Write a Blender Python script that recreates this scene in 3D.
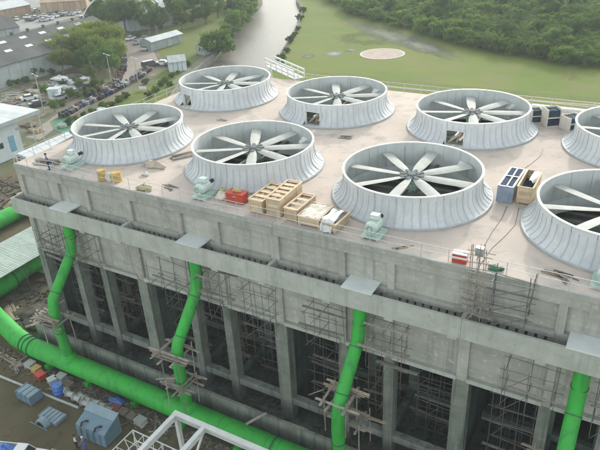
import bpy, bmesh, math, random
import numpy as np
from mathutils import Vector, Matrix
from mathutils.geometry import delaunay_2d_cdt

for o in list(bpy.data.objects):
    bpy.data.objects.remove(o, do_unlink=True)
scene = bpy.context.scene
col = scene.collection
rng = random.Random(7)
PI = math.pi
R = math.radians

# ------------------------------------------------------------------ camera
DECK = 21.5                                   # deck level above the yard, metres
FPX = 628.6                                   # focal length in photo pixels (600 px wide)
CAM = Vector((55.88, -36.78, 45.17))
yaw, pitch, roll = R(-31.047), R(28.385), R(-3.148)
_d = Vector((math.sin(yaw)*math.cos(pitch), math.cos(yaw)*math.cos(pitch), -math.sin(pitch)))
_r0 = Vector((math.cos(yaw), -math.sin(yaw), 0))
_u0 = _r0.cross(_d)
_r = math.cos(roll)*_r0 + math.sin(roll)*_u0
_u = -math.sin(roll)*_r0 + math.cos(roll)*_u0
cd = bpy.data.cameras.new('camera')
cam = bpy.data.objects.new('camera', cd)
col.objects.link(cam)
cam.matrix_world = Matrix(((_r.x, _u.x, -_d.x, CAM.x), (_r.y, _u.y, -_d.y, CAM.y),
                           (_r.z, _u.z, -_d.z, CAM.z), (0, 0, 0, 1)))
cd.sensor_width = 36
cd.lens = FPX/600*36
cd.clip_start = 0.5
cd.clip_end = 6000
scene.camera = cam

# ------------------------------------------------------------------ light
SUN = Vector((-0.6, 5.8, 2.46)).normalized()
sun_el = math.asin(SUN.z)
sun_az = math.atan2(SUN.x, SUN.y)
world = bpy.data.worlds.new('World')
scene.world = world
world.use_nodes = True
wn = world.node_tree
wn.nodes.clear()
wo = wn.nodes.new('ShaderNodeOutputWorld')
wb = wn.nodes.new('ShaderNodeBackground')
ws = wn.nodes.new('ShaderNodeTexSky')
ws.sky_type = 'NISHITA'
ws.sun_disc = False
ws.sun_elevation = sun_el
ws.sun_rotation = sun_az
ws.altitude = 0
ws.air_density = 1.0
ws.dust_density = 1.8
ws.ozone_density = 1.0
wb.inputs['Strength'].default_value = 0.15
whs = wn.nodes.new('ShaderNodeHueSaturation')      # milky, hazy tropical sky
whs.inputs['Saturation'].default_value = 0.28
wn.links.new(ws.outputs[0], whs.inputs['Color'])
wtn = wn.nodes.new('ShaderNodeMix'); wtn.data_type = 'RGBA'; wtn.blend_type = 'MULTIPLY'
wtn.inputs[0].default_value = 1.0
wtn.inputs[7].default_value = (.99, 1.0, .95, 1)
wn.links.new(whs.outputs[0], wtn.inputs[6])
wn.links.new(wtn.outputs[2], wb.inputs[0])
wn.links.new(wb.outputs[0], wo.inputs[0])
sl = bpy.data.lights.new('sun', 'SUN')
sl.energy = .7
sl.angle = R(2.0)
sl.color = (1.0, 0.93, 0.84)
sun = bpy.data.objects.new('sun', sl)
col.objects.link(sun)
sun.rotation_euler = SUN.to_track_quat('Z', 'Y').to_euler()
sun.location = (0, 60, 80)
vs = scene.view_settings
vs.view_transform = 'Standard'
vs.look = 'None'
vs.gamma = 1
vs.exposure = 1.6
vs.use_curve_mapping = False

# ------------------------------------------------------------------ pixel -> place
def ray(x, y):
    return _d + _r*((x-300)/FPX) - _u*((y-225)/FPX)
def G(x, y, z=0.0):
    v = ray(x, y)
    return CAM + v*((z-CAM.z)/v.z)
def FY(x, y, Y):
    v = ray(x, y)
    return CAM + v*((Y-CAM.y)/v.y)

# ------------------------------------------------------------------ materials
def nd(nt, t, **kw):
    n = nt.nodes.new(t)
    for k, v in kw.items():
        setattr(n, k, v)
    return n
def mat(name, c, c2=None, rough=0.8, scale=1.0, stretch=(1, 1, 1), lo=0.35, hi=0.65, detail=5,
        bump=0.0, bscale=None, metallic=0.0, rnd=0.0, spots=None, streak=None, spec=None, trans=0.0, bands=None):
    m = bpy.data.materials.new(name)
    m.use_nodes = True
    nt = m.node_tree
    b = nt.nodes['Principled BSDF']
    b.inputs['Roughness'].default_value = rough
    b.inputs['Metallic'].default_value = metallic
    if spec is None and rough >= .7: spec = .12
    if spec is not None:
        b.inputs['Specular IOR Level'].default_value = spec
    geo = nd(nt, 'ShaderNodeNewGeometry')
    def noise(sc, st, det=detail, ro=0.6):
        mp = nd(nt, 'ShaderNodeMapping')
        mp.inputs['Scale'].default_value = st
        nt.links.new(geo.outputs['Position'], mp.inputs['Vector'])
        n = nd(nt, 'ShaderNodeTexNoise')
        n.inputs['Scale'].default_value = sc
        n.inputs['Detail'].default_value = det
        n.inputs['Roughness'].default_value = ro
        nt.links.new(mp.outputs[0], n.inputs['Vector'])
        return n.outputs['Fac']
    def ramp(fac, a, z):
        r = nd(nt, 'ShaderNodeMapRange')
        r.inputs['From Min'].default_value = a
        r.inputs['From Max'].default_value = z
        nt.links.new(fac, r.inputs['Value'])
        return r.outputs[0]
    def mix(fac, A, B, blend='MIX'):
        x = nd(nt, 'ShaderNodeMix', data_type='RGBA', blend_type=blend)
        if isinstance(fac, float): x.inputs[0].default_value = fac
        else: nt.links.new(fac, x.inputs[0])
        for i, v in ((6, A), (7, B)):
            if isinstance(v, tuple): x.inputs[i].default_value = (*v[:3], 1)
            else: nt.links.new(v, x.inputs[i])
        return x.outputs[2]
    cur = tuple(c)
    if c2:
        cur = mix(ramp(noise(scale, stretch), lo, hi), tuple(c), tuple(c2))
    if streak:                     # (colour, scale, lo, hi) rain streaks running down
        cur = mix(ramp(noise(streak[1], (1, 1, 0.07), 4), streak[2], streak[3]), cur, streak[0])
    if bands:                      # (darkest factor, scale) pour lifts and formwork boards
        cur = mix(ramp(noise(bands[1], (.03, .03, 1.6), 3), .40, .62), cur, mix(1.0, cur, (bands[0],)*3, 'MULTIPLY'))
    if spots:                      # (colour, scale, lo, hi)
        cur = mix(ramp(noise(spots[1], (1, 1, 1), 6, 0.7), spots[2], spots[3]), cur, spots[0])
    if rnd:
        oi = nd(nt, 'ShaderNodeObjectInfo')
        mr = nd(nt, 'ShaderNodeMapRange')
        mr.inputs['To Min'].default_value = 1-rnd
        mr.inputs['To Max'].default_value = 1+rnd
        nt.links.new(oi.outputs['Random'], mr.inputs['Value'])
        hs = nd(nt, 'ShaderNodeHueSaturation')
        nt.links.new(mr.outputs[0], hs.inputs['Value'])
        if isinstance(cur, tuple): hs.inputs['Color'].default_value = (*cur, 1)
        else: nt.links.new(cur, hs.inputs['Color'])
        cur = hs.outputs[0]
    if isinstance(cur, tuple): b.inputs['Base Color'].default_value = (*cur, 1)
    else: nt.links.new(cur, b.inputs['Base Color'])
    if bump:
        bp = nd(nt, 'ShaderNodeBump')
        bp.inputs['Strength'].default_value = bump
        bp.inputs['Distance'].default_value = 0.05
        nt.links.new(noise(bscale or scale*6, (1, 1, 1)), bp.inputs['Height'])
        nt.links.new(bp.outputs[0], b.inputs['Normal'])
    if trans:
        out = nt.nodes['Material Output']
        tr = nd(nt, 'ShaderNodeBsdfTranslucent')
        if isinstance(cur, tuple): tr.inputs['Color'].default_value = (*cur, 1)
        else: nt.links.new(cur, tr.inputs['Color'])
        ms = nd(nt, 'ShaderNodeMixShader')
        ms.inputs[0].default_value = trans
        nt.links.new(b.outputs[0], ms.inputs[1])
        nt.links.new(tr.outputs[0], ms.inputs[2])
        nt.links.new(ms.outputs[0], out.inputs['Surface'])
    return m

M = {}
M['concrete'] = mat('concrete', (.32, .325, .285), (.435, .44, .395), .9, .55, lo=.3, hi=.7, bump=.35, bscale=3, detail=8,
                    streak=((.235, .245, .21), 1.2, .52, .74), spots=((.53, .54, .51), 2.6, .56, .72), rnd=.08, bands=(.90, 1.3))
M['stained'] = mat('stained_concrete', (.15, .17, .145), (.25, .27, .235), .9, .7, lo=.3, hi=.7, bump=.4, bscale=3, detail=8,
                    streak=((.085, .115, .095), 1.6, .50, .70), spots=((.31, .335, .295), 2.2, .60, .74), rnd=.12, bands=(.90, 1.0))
M['shade_concrete'] = mat('inlet_shade_concrete', (.06, .095, .08), (.11, .15, .125), .8, .4, bump=.2, streak=((.04, .06, .055), 1.1, .5, .7), rnd=.1)  # shade of the tower interior put into the colour: darker, teal copy of concrete
M['slab'] = mat('cast_slab', (.345, .365, .325), (.45, .47, .425), .88, .8, lo=.3, hi=.7, detail=8, bump=.3, bscale=3, rnd=.06,
                streak=((.27, .29, .255), 1.5, .52, .74), spots=((.26, .275, .25), 2.2, .58, .74))
M['cover_slab'] = mat('cover_slab', (.62, .655, .64), (.54, .575, .56), .85, .9, bump=.15, rnd=.06, spots=((.42, .44, .43), 2.5, .62, .78))
M['deck'] = mat('deck_concrete', (.555, .48, .42), (.465, .41, .36), .9, .16, lo=.35, hi=.7, bump=.2, bscale=5,
                spots=((.29, .285, .26), .55, .54, .80), streak=((.36, .345, .315), .35, .55, .75))
M['kerb'] = mat('kerb_concrete', (.42, .43, .41), (.33, .35, .34), .9, 1.5, bump=.2)
M['frp'] = mat('fibreglass_outside', (.555, .58, .59), (.485, .51, .52), .6, .9, rnd=.05,
               streak=((.40, .435, .455), 2.6, .52, .78), bump=.05, spots=((.46, .50, .52), 1.5, .6, .8))
M['frp_rib'] = mat('fibreglass_rib', (.46, .48, .49), (.40, .42, .43), .6, 2)
M['frp_in'] = mat('fibreglass_inside', (.50, .535, .52), (.44, .475, .465), .6, 1.0, streak=((.36, .39, .38), 2.4, .52, .78))
M['rim'] = mat('fibreglass_rim', (.66, .68, .67), (.58, .60, .59), .5, 3)
M['blade'] = mat('blade_fibreglass', (.44, .455, .42), (.37, .385, .36), .7, 1.5, rnd=.05, spots=((.42, .43, .41), 2.5, .62, .8))
M['hub'] = mat('hub_steel', (.09, .11, .11), (.17, .185, .18), .8, 4)
M['gear'] = mat('gear_paint', (.32, .46, .40), (.24, .34, .30), .5, 3)
M['mint'] = mat('mint_paint', (.44, .56, .50), (.37, .48, .43), .45, 3, spots=((.36, .44, .40), 4, .62, .75))
M['mint_light'] = mat('mint_paint_light', (.60, .68, .63), (.52, .60, .56), .45, 3)
M['black'] = mat('black_rubber', (.02, .022, .025), (.04, .042, .045), .6, 3)
M['dark_steel'] = mat('dark_steel', (.10, .11, .11), (.17, .165, .15), .6, 3, metallic=.3)
M['galv'] = mat('galvanised_steel', (.46, .48, .48), (.36, .38, .38), .5, 4, metallic=.5)
M['rail'] = mat('rail_paint', (.52, .55, .55), (.40, .43, .43), .5, 3, rnd=.08)
M['white_steel'] = mat('white_steel_paint', (.60, .62, .60), (.52, .54, .52), .45, 2, spots=((.45, .42, .36), 5, .66, .8))
M['green'] = mat('green_pipe_paint', (.035, .40, .05), (.045, .32, .055), .55, .8, spots=((.10, .24, .09), 1.8, .58, .80),
                 streak=((.03, .21, .055), 1.6, .52, .75), spec=.25, bump=.08, bscale=2)
M['green_flange'] = mat('flange_paint', (.03, .16, .07), (.02, .10, .05), .5, 2)
M['timber'] = mat('timber', (.42, .35, .26), (.32, .26, .19), .8, 3, stretch=(1, 1, .3), rnd=.22)
M['old_timber'] = mat('weathered_timber', (.34, .31, .27), (.24, .22, .19), .85, 2.5, rnd=.3)
M['crate'] = mat('crate_pine', (.58, .47, .33), (.49, .38, .26), .75, 2.5, rnd=.16)
M['packing'] = mat('packing_paper', (.66, .62, .54), (.56, .52, .46), .85, 3)
M['plastic_sheet'] = mat('plastic_sheet', (.66, .69, .69), (.56, .6, .6), .35, 2)
M['tarp'] = mat('canvas_tarp', (.50, .44, .35), (.38, .34, .28), .85, 1.6, bump=.3)
M['blue_tarp'] = mat('blue_tarp', (.16, .21, .29), (.26, .31, .38), .55, 2.5, bump=.3)
M['blue_drum'] = mat('blue_plastic', (.05, .13, .42), (.08, .20, .50), .4, 3)
M['blue_steel'] = mat('blue_grey_steel', (.11, .19, .25), (.16, .24, .29), .5, 1.2, spots=((.16, .18, .18), 2.2, .6, .75))
M['blue_steel_light'] = mat('blue_grey_steel_light', (.24, .32, .36), (.19, .27, .31), .5, 1.5, spots=((.2, .24, .26), 2.2, .6, .75))
M['teal_dark'] = mat('dark_teal_content', (.03, .05, .07), (.05, .08, .11), .9, 3)
M['teal_blue'] = mat('dark_blue_panels', (.025, .04, .075), (.05, .075, .12), .9, 2)
M['red'] = mat('red_paint', (.50, .055, .03), (.40, .05, .03), .45, 3)
M['dark_red'] = mat('oxide_paint', (.22, .07, .06), (.16, .06, .05), .6, 3)
M['ochre'] = mat('ochre_paint', (.50, .34, .10), (.40, .27, .10), .6, 3)
M['ochre_net'] = mat('ochre_net', (.44, .38, .22), (.34, .30, .18), .8, 4)
M['dirt'] = mat('yard_dirt', (.098, .087, .052), (.135, .118, .072), .95, .18, bump=.3, bscale=2.5,
                spots=((.055, .052, .038), .6, .55, .75))
M['ground'] = mat('ground_mix', (.17, .155, .115), (.10, .115, .062), .95, .045, lo=.4, hi=.6, bump=.2, bscale=1.5,
                  spots=((.27, .25, .2), .25, .55, .72))
M['sand'] = mat('sand_heap', (.36, .29, .19), (.27, .215, .145), .95, .7, bump=.4, bscale=4)
M['grass'] = mat('field_grass', (.105, .16, .026), (.15, .175, .042), .95, .05, lo=.35, hi=.65, bump=.4, bscale=3,
                 spots=((.17, .15, .07), .12, .48, .74))
M['grass_bright'] = mat('bank_grass', (.095, .14, .03), (.135, .155, .045), .95, .2, bump=.4, bscale=3,
                 spots=((.22, .20, .12), .5, .58, .75))
M['forest_soil'] = mat('forest_soil', (.045, .055, .025), (.07, .085, .035), .95, .5)
M['ground_green'] = mat('grove_ground', (.10, .125, .045), (.16, .15, .085), .95, .3)
M['rubble'] = mat('dusty_rubble', (.07, .065, .052), (.14, .13, .11), .95, 1.2)
M['gravel'] = mat('gravel_patch', (.19, .195, .155), (.14, .155, .10), .95, .3, bump=.4, bscale=5)
M['road'] = mat('pinkish_road', (.30, .265, .23), (.25, .225, .195), .9, .15, spots=((.27, .24, .2), .5, .58, .75))
M['pavement'] = mat('grey_road', (.29, .29, .275), (.24, .24, .23), .9, .12, spots=((.25, .25, .24), .4, .58, .75))
M['asphalt'] = mat('asphalt', (.06, .06, .062), (.08, .08, .08), .9, .5)
M['bank'] = mat('bank_stone', (.22, .21, .185), (.15, .15, .125), .95, .5, bump=.4)
M['hpad'] = mat('pad_concrete', (.42, .345, .29), (.35, .29, .25), .9, .4, spots=((.33, .3, .26), .8, .58, .75))
M['hpad_edge'] = mat('pad_paint', (.55, .54, .48), (.46, .45, .41), .8, 1)
M['bark'] = mat('bark', (.13, .105, .08), (.20, .17, .14), .95, 3)
M['palebark'] = mat('pale_bark', (.34, .31, .26), (.25, .22, .18), .95, 2)
def leaf(name, a, b, s=.4):
    return mat(name, a, b, .7, s, lo=.35, hi=.65, rnd=.3, trans=.4, spec=.03)
M['leaf_olive'] = leaf('leaf_olive', (.22, .28, .055), (.15, .21, .042))
M['leaf_dark'] = leaf('leaf_dark', (.065, .13, .034), (.10, .165, .044))
M['leaf_mid'] = leaf('leaf_mid', (.085, .165, .034), (.135, .205, .045))
M['leaf_palm'] = leaf('leaf_palm', (.09, .165, .036), (.15, .215, .05))
M['leaf_pale'] = leaf('leaf_pale', (.10, .14, .05), (.07, .115, .036))
M['roof_dark'] = mat('slate_blue_roof', (.085, .092, .088), (.115, .122, .115), .8, .25, rnd=.1)
M['skylight'] = mat('skylight_sheet', (.62, .66, .66), (.52, .56, .56), .4, 1)
M['roof_white'] = mat('white_roof', (.50, .53, .53), (.42, .46, .46), .7, .6, rnd=.06, spots=((.33, .35, .35), .8, .55, .75))
M['wall_white'] = mat('white_wall', (.58, .64, .66), (.50, .56, .59), .7, .8, rnd=.05)
M['wall_grey'] = mat('grey_cladding', (.40, .44, .44), (.33, .37, .37), .7, .5, rnd=.1)
M['wall_tan'] = mat('tan_wall', (.42, .31, .22), (.34, .25, .18), .8, .5, rnd=.1)
M['corrugated'] = mat('pale_green_sheet', (.42, .50, .43), (.34, .41, .36), .5, .6, rnd=.08, spots=((.24, .28, .24), 1.2, .58, .76))
M['door_blue'] = mat('blue_door', (.18, .38, .50), (.14, .31, .42), .5, 2)
M['glass'] = mat('dark_glass', (.02, .028, .032), (.04, .05, .055), .12, 2)
M['orange'] = mat('orange_paint', (.50, .27, .05), (.40, .22, .06), .5, 2)
M['rust'] = mat('rusty_steel', (.16, .125, .10), (.23, .19, .155), .85, 2.5, rnd=.2)
M['pipe_grey'] = mat('pale_fitting', (.42, .43, .40), (.32, .34, .32), .7, 3, rnd=.12)
M['eliminator'] = mat('eliminator_slats', (.20, .235, .20), (.13, .16, .135), .8, 1.2, spots=((.07, .09, .08), 2.2, .55, .7))
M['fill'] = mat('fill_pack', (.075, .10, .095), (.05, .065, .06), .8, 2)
M['water_basin'] = mat('basin_water', (.012, .022, .02), (.02, .03, .027), .12, 1)
M['skin'] = mat('skin', (.36, .21, .14), (.30, .17, .11), .6, 10)
M['hair'] = mat('hair', (.015, .012, .01), None, .6)
M['cloth_blue'] = mat('blue_cloth', (.12, .17, .34), (.09, .13, .27), .9, 6)
M['cloth_navy'] = mat('navy_cloth', (.04, .06, .14), (.03, .045, .1), .9, 6)
M['cloth_dark'] = mat('dark_cloth', (.03, .032, .036), (.05, .05, .055), .9, 6)
M['cloth_white'] = mat('white_cloth', (.62, .62, .58), (.52, .52, .5), .9, 6)
M['tyre'] = mat('tyre', (.02, .02, .02), None, .9)
for nm, c in dict(white=(.68, .70, .70), silver=(.40, .42, .43), dark=(.04, .045, .055), red=(.30, .04, .03),
                  blue=(.06, .10, .24), grey=(.2, .21, .22), green=(.05, .16, .12)).items():
    M['car_'+nm] = mat('car_paint_'+nm, c, None, .25)
    M['car_'+nm].node_tree.nodes['Principled BSDF'].inputs['Coat Weight'].default_value = .5
# river: muddy, small ripples, reflects the sky
mw = bpy.data.materials.new('river_water'); mw.use_nodes = True
_b = mw.node_tree.nodes['Principled BSDF']
_b.inputs['Base Color'].default_value = (.125, .118, .095, 1)
_b.inputs['Roughness'].default_value = .4
_b.inputs['Specular IOR Level'].default_value = .16
_n = nd(mw.node_tree, 'ShaderNodeTexNoise'); _n.inputs['Scale'].default_value = .9; _n.inputs['Detail'].default_value = 4
_g = nd(mw.node_tree, 'ShaderNodeNewGeometry')
_p = nd(mw.node_tree, 'ShaderNodeBump'); _p.inputs['Strength'].default_value = .5; _p.inputs['Distance'].default_value = .15
mw.node_tree.links.new(_g.outputs['Position'], _n.inputs['Vector'])
mw.node_tree.links.new(_n.outputs['Fac'], _p.inputs['Height'])
mw.node_tree.links.new(_p.outputs[0], _b.inputs['Normal'])
M['river'] = mw

# ------------------------------------------------------------------ mesh helpers
class MB:
    def __init__(s):
        s.v = []; s.f = []
    def add(s, vs_, fs):
        n = len(s.v)
        s.v += [tuple(p) for p in vs_]
        s.f += [tuple(i+n for i in f) for f in fs]
        return s
    def box(s, x0, x1, y0, y1, z0, z1):
        return s.add([(x0, y0, z0), (x1, y0, z0), (x1, y1, z0), (x0, y1, z0), (x0, y0, z1), (x1, y0, z1), (x1, y1, z1), (x0, y1, z1)],
                     [(0, 3, 2, 1), (4, 5, 6, 7), (0, 1, 5, 4), (1, 2, 6, 5), (2, 3, 7, 6), (3, 0, 4, 7)])
    def bar(s, p, q, w, h=None, up=(0, 0, 1)):
        p = Vector(p); q = Vector(q); h = h or w
        d = (q-p).normalized(); u = Vector(up)
        if abs(d.dot(u)) > .98: u = Vector((1, 0, 0))
        a = d.cross(u).normalized()*w/2; b = a.cross(d).normalized()*h/2
        return s.add([p-a-b, p+a-b, p+a+b, p-a+b, q-a-b, q+a-b, q+a+b, q-a+b],
                     [(0, 1, 2, 3), (7, 6, 5, 4), (0, 4, 5, 1), (1, 5, 6, 2), (2, 6, 7, 3), (3, 7, 4, 0)])
    def tube(s, pts, r, n=12, caps=True):
        pts = [Vector(p) for p in pts]
        rs = r if isinstance(r, (list, tuple)) else [r]*len(pts)
        base = len(s.v); ref = None
        for i, p in enumerate(pts):
            t = ((pts[min(i+1, len(pts)-1)]-pts[max(i-1, 0)])).normalized()
            if ref is None:
                ref = t.cross(Vector((0, 0, 1)))
                if ref.length < .05: ref = Vector((1, 0, 0))
            ref = (ref-t*ref.dot(t)).normalized()
            b = t.cross(ref)
            for k in range(n):
                a = 2*PI*k/n
                s.v.append(tuple(p+(ref*math.cos(a)+b*math.sin(a))*rs[i]))
        for i in range(len(pts)-1):
            for k in range(n):
                a = base+i*n+k; b2 = base+i*n+(k+1) % n
                s.f.append((a, b2, b2+n, a+n))
        if caps:
            s.f.append(tuple(base+k for k in reversed(range(n))))
            e = base+(len(pts)-1)*n
            s.f.append(tuple(e+k for k in range(n)))
        return s
    def lathe(s, prof, n=32, a0=0, a1=2*PI, c=(0, 0, 0)):
        full = abs(a1-a0-2*PI) < 1e-6
        m = n if full else n+1
        base = len(s.v)
        for r, z in prof:
            for k in range(m):
                a = a0+(a1-a0)*k/n
                s.v.append((c[0]+r*math.cos(a), c[1]+r*math.sin(a), c[2]+z))
        for i in range(len(prof)-1):
            for k in range(n):
                k2 = (k+1) % m
                s.f.append((base+i*m+k, base+i*m+k2, base+(i+1)*m+k2, base+(i+1)*m+k))
        return s
    def shift(s, d):
        s.v = [(a[0]-d[0], a[1]-d[1], a[2]-d[2]) for a in s.v]
        return s
    def mesh(s, name, m, smooth=False):
        me = bpy.data.meshes.new(name)
        me.from_pydata(s.v, [], s.f)
        if m: me.materials.append(M[m] if isinstance(m, str) else m)
        if smooth:
            me.polygons.foreach_set('use_smooth', [True]*len(me.polygons))
            try: me.set_sharp_from_angle(angle=R(40))
            except Exception: pass
        me.update()
        return me
    def build(s, name, m, parent=None, smooth=False, at=None):
        """at: the world position of the thing, when the shape was written in world coordinates"""
        if at is not None: s.shift(at)
        return inst(name, s.mesh(name, m, smooth), parent)
def inst(name, me, parent=None, loc=None, rz=None):
    o = bpy.data.objects.new(name, me)
    col.objects.link(o)
    if parent: o.parent = parent
    if loc is not None: o.location = loc
    if rz is not None: o.rotation_euler = (0, 0, rz)
    return o
def tag(o, label=None, cat=None, group=None, kind=None):
    if label: o['label'] = label
    if cat: o['category'] = cat
    if group: o['group'] = group
    if kind: o['kind'] = kind
    return o
def thing(name, label, cat, loc=(0, 0, 0), rz=0, group=None):
    o = bpy.data.objects.new(name, None)
    o.empty_display_size = .3
    col.objects.link(o)
    o.location = loc; o.rotation_euler = (0, 0, rz)
    return tag(o, label, cat, group)
def copy_tree(o, parent=None):
    c = o.copy(); col.objects.link(c)
    if parent is not None: c.parent = parent
    for ch in list(o.children): copy_tree(ch, c)
    return c
def poly(pts, z, name, m):
    b = MB()
    b.v = [(p[0], p[1], z) for p in pts]
    b.f = [tuple(range(len(pts)))]
    me = b.mesh(name, m)
    bm = bmesh.new(); bm.from_mesh(me)
    bmesh.ops.triangulate(bm, faces=bm.faces[:])
    for f in bm.faces:
        if f.normal.z < 0: f.normal_flip()
    bm.to_mesh(me); bm.free()
    return tag(inst(name, me), kind='structure')

# ================================================================== GROUND, RIVER, FIELD
left_bank = [G(*q) for q in [(171, 100), (180, 86), (190, 77), (215, 56), (228, 40), (236, 28), (243, 18), (256, 8), (262, 0)]]
right_bank = [G(*q) for q in [(262, 78), (272, 66), (284, 46), (296, 26), (301, 10), (296, 0)]]
lb = [Vector((-38, 52, 0))] + left_bank + [Vector((-140, 262, 0)), Vector((-230, 320, 0)), Vector((-420, 380, 0))]
rb = [Vector((-14, 58, 0))] + right_bank + [Vector((-118, 262, 0)), Vector((-170, 318, 0)), Vector((-230, 350, 0)), Vector((-420, 412, 0))]
river = [p.xy for p in lb] + [p.xy for p in reversed(rb)]
OUT = 2600
verts2 = [Vector((-OUT, -OUT)), Vector((OUT, -OUT)), Vector((OUT, OUT)), Vector((-OUT, OUT))] + river
k = len(river)
edges2 = [(0, 1), (1, 2), (2, 3), (3, 0)] + [(4+i, 4+(i+1) % k) for i in range(k)]
rv, re_, rf, *_ = delaunay_2d_cdt(verts2, edges2, [], 0, 1e-5)
def inside(p, pg):
    c = False; j = len(pg)-1
    for i in range(len(pg)):
        if (pg[i][1] > p[1]) != (pg[j][1] > p[1]) and p[0] < (pg[j][0]-pg[i][0])*(p[1]-pg[i][1])/(pg[j][1]-pg[i][1])+pg[i][0]:
            c = not c
        j = i
    return c
gb = MB(); gb.v = [(p.x, p.y, 0) for p in rv]
for f in rf:
    cx = sum(rv[i].x for i in f)/len(f); cy = sum(rv[i].y for i in f)/len(f)
    if not inside((cx, cy), river): gb.f.append(tuple(f))
tag(gb.build('ground', 'ground'), kind='structure')
bk = MB()
for line in (lb, rb):
    for a, b in zip(line[:-1], line[1:]):
        n = len(bk.v)
        bk.v += [(a.x, a.y, 0), (b.x, b.y, 0), (b.x, b.y, -2.6), (a.x, a.y, -2.6)]
        bk.f.append((n, n+1, n+2, n+3))
tag(bk.build('river_bank', 'bank'), kind='structure')
cx = [(min(p[0] for p in river)), max(p[0] for p in river), min(p[1] for p in river), max(p[1] for p in river)]
wat = MB(); wat.v = [(cx[0]-3, cx[2]-3, -1.4), (cx[1]+3, cx[2]-3, -1.4), (cx[1]+3, cx[3]+3, -1.4), (cx[0]-3, cx[3]+3, -1.4)]; wat.f = [(0, 1, 2, 3)]
tag(wat.build('river_water', 'river'), kind='structure')

edge_px = [(318, -14), (334, 3), (352, 15), (376, 20), (400, 26), (430, 36), (470, 48), (520, 56), (560, 63), (600, 68)]
fedge = [G(*q) for q in edge_px]
fedge = fedge + [Vector((75, 134, 0)), Vector((150, 120, 0))]
field = [p.xy + Vector((1.5, 0)) for p in right_bank] + [Vector((-100, 235))] + [p.xy + Vector((0, 3)) for p in fedge] + [Vector((150, 30)), Vector((66, 30)), Vector((66, 44)), Vector((-6, 44)), Vector((-12, 60))]
poly(field, .03, 'grass_field', 'grass')
# worn patches in the field: soft, noisy edges
def soft_patch(name, px, m, z):
    pts = [G(*q) for q in px]
    c = sum(pts, Vector())/len(pts)
    far_ = max(pts, key=lambda p: (p-c).length); ax = (far_-c).xy.normalized(); ay = Vector((-ax.y, ax.x))
    ra = max(abs((p-c).xy.dot(ax)) for p in pts)*1.25; rb_ = max(abs((p-c).xy.dot(ay)) for p in pts)*1.25
    src = M[m]; mm = src.copy(); mm.name = name+'_wear'; nt = mm.node_tree
    out = nt.nodes['Material Output']; bs = nt.nodes['Principled BSDF']
    tc = nd(nt, 'ShaderNodeTexCoord'); gr = nd(nt, 'ShaderNodeVectorMath', operation='LENGTH')
    nt.links.new(tc.outputs['Object'], gr.inputs[0])
    nz = nd(nt, 'ShaderNodeTexNoise'); nz.inputs['Scale'].default_value = 3.5; nz.inputs['Detail'].default_value = 6; nz.inputs['Roughness'].default_value = .7
    nt.links.new(tc.outputs['Object'], nz.inputs['Vector'])
    ad = nd(nt, 'ShaderNodeMath', operation='MULTIPLY_ADD'); ad.inputs[1].default_value = 1.3
    nt.links.new(nz.outputs['Fac'], ad.inputs[0]); nt.links.new(gr.outputs['Value'], ad.inputs[2])
    mr = nd(nt, 'ShaderNodeMapRange'); mr.inputs['From Min'].default_value = .85; mr.inputs['From Max'].default_value = 1.55
    nt.links.new(ad.outputs[0], mr.inputs['Value'])
    tr = nd(nt, 'ShaderNodeBsdfTransparent'); ms = nd(nt, 'ShaderNodeMixShader')
    nt.links.new(mr.outputs[0], ms.inputs[0]); nt.links.new(bs.outputs[0], ms.inputs[1]); nt.links.new(tr.outputs[0], ms.inputs[2])
    nt.links.new(ms.outputs[0], out.inputs['Surface'])
    b = MB(); b.v = [(-1.2, -1.2, 0), (1.2, -1.2, 0), (1.2, 1.2, 0), (-1.2, 1.2, 0)]; b.f = [(0, 1, 2, 3)]
    o = b.build(name, mm); o.location = (c.x, c.y, z); o.scale = (ra, rb_, 1); o.rotation_euler = (0, 0, math.atan2(ax.y, ax.x))
    return tag(o, kind='structure')
soft_patch('gravel_patch', [(346, 20), (372, 24), (398, 36), (420, 42), (433, 48), (428, 52), (396, 46), (362, 31)], 'gravel', .05)
soft_patch('gravel_patch', [(398, 36), (430, 44), (444, 50), (430, 53), (404, 46)], 'gravel', .054)
soft_patch('bright_grass_patch', [(345, 34), (370, 32), (392, 38), (375, 45), (350, 44)], 'grass_bright', .045)
soft_patch('bare_patch', [(325, 53), (337, 52), (343, 54), (330, 56.5)], 'pavement', .058)
soft_patch('bare_patch', [(303, 56), (312, 54), (314, 57), (305, 58.5)], 'gravel', .058)
soft_patch('bare_patch', [(346, 50), (352, 49), (357, 51), (349, 52.5)], 'road', .058)
# helicopter pad
pc = (G(360, 54)+G(405, 54))/2
pr_ = (G(360, 54)-G(405, 54)).length/2
hp = thing('helicopter_pad', 'round pinkish concrete landing pad with white rim in the grass field', 'landing pad', (pc.x, pc.y, 0))
MB().lathe([(0, .10), (pr_*.93, .10), (pr_*.93, .0)], 48).build('pad_slab', 'hpad', hp)
MB().lathe([(pr_*.93, .0), (pr_*.93, .13), (pr_, .13), (pr_, 0)], 48).build('painted_rim', 'hpad_edge', hp)
# pale road strips crossing the front of the field
def strip(px, w, z, name, m):
    pts = [G(*q).xy for q in px]; L = []; Rr = []
    for i, p in enumerate(pts):
        t = (pts[min(i+1, len(pts)-1)]-pts[max(i-1, 0)]).normalized(); n = Vector((-t.y, t.x))*w/2
        L.append(p+n); Rr.append(p-n)
    return poly(L+Rr[::-1], z, name, m)
strip([(300, 72), (340, 74), (390, 80), (440, 86), (500, 91), (560, 97), (615, 101)], 3.0, .05, 'perimeter_path', 'grass_bright')
strip([(380, 86), (430, 91), (490, 97), (560, 103), (615, 107)], 1.2, .06, 'kerb_path', 'road')

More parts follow.
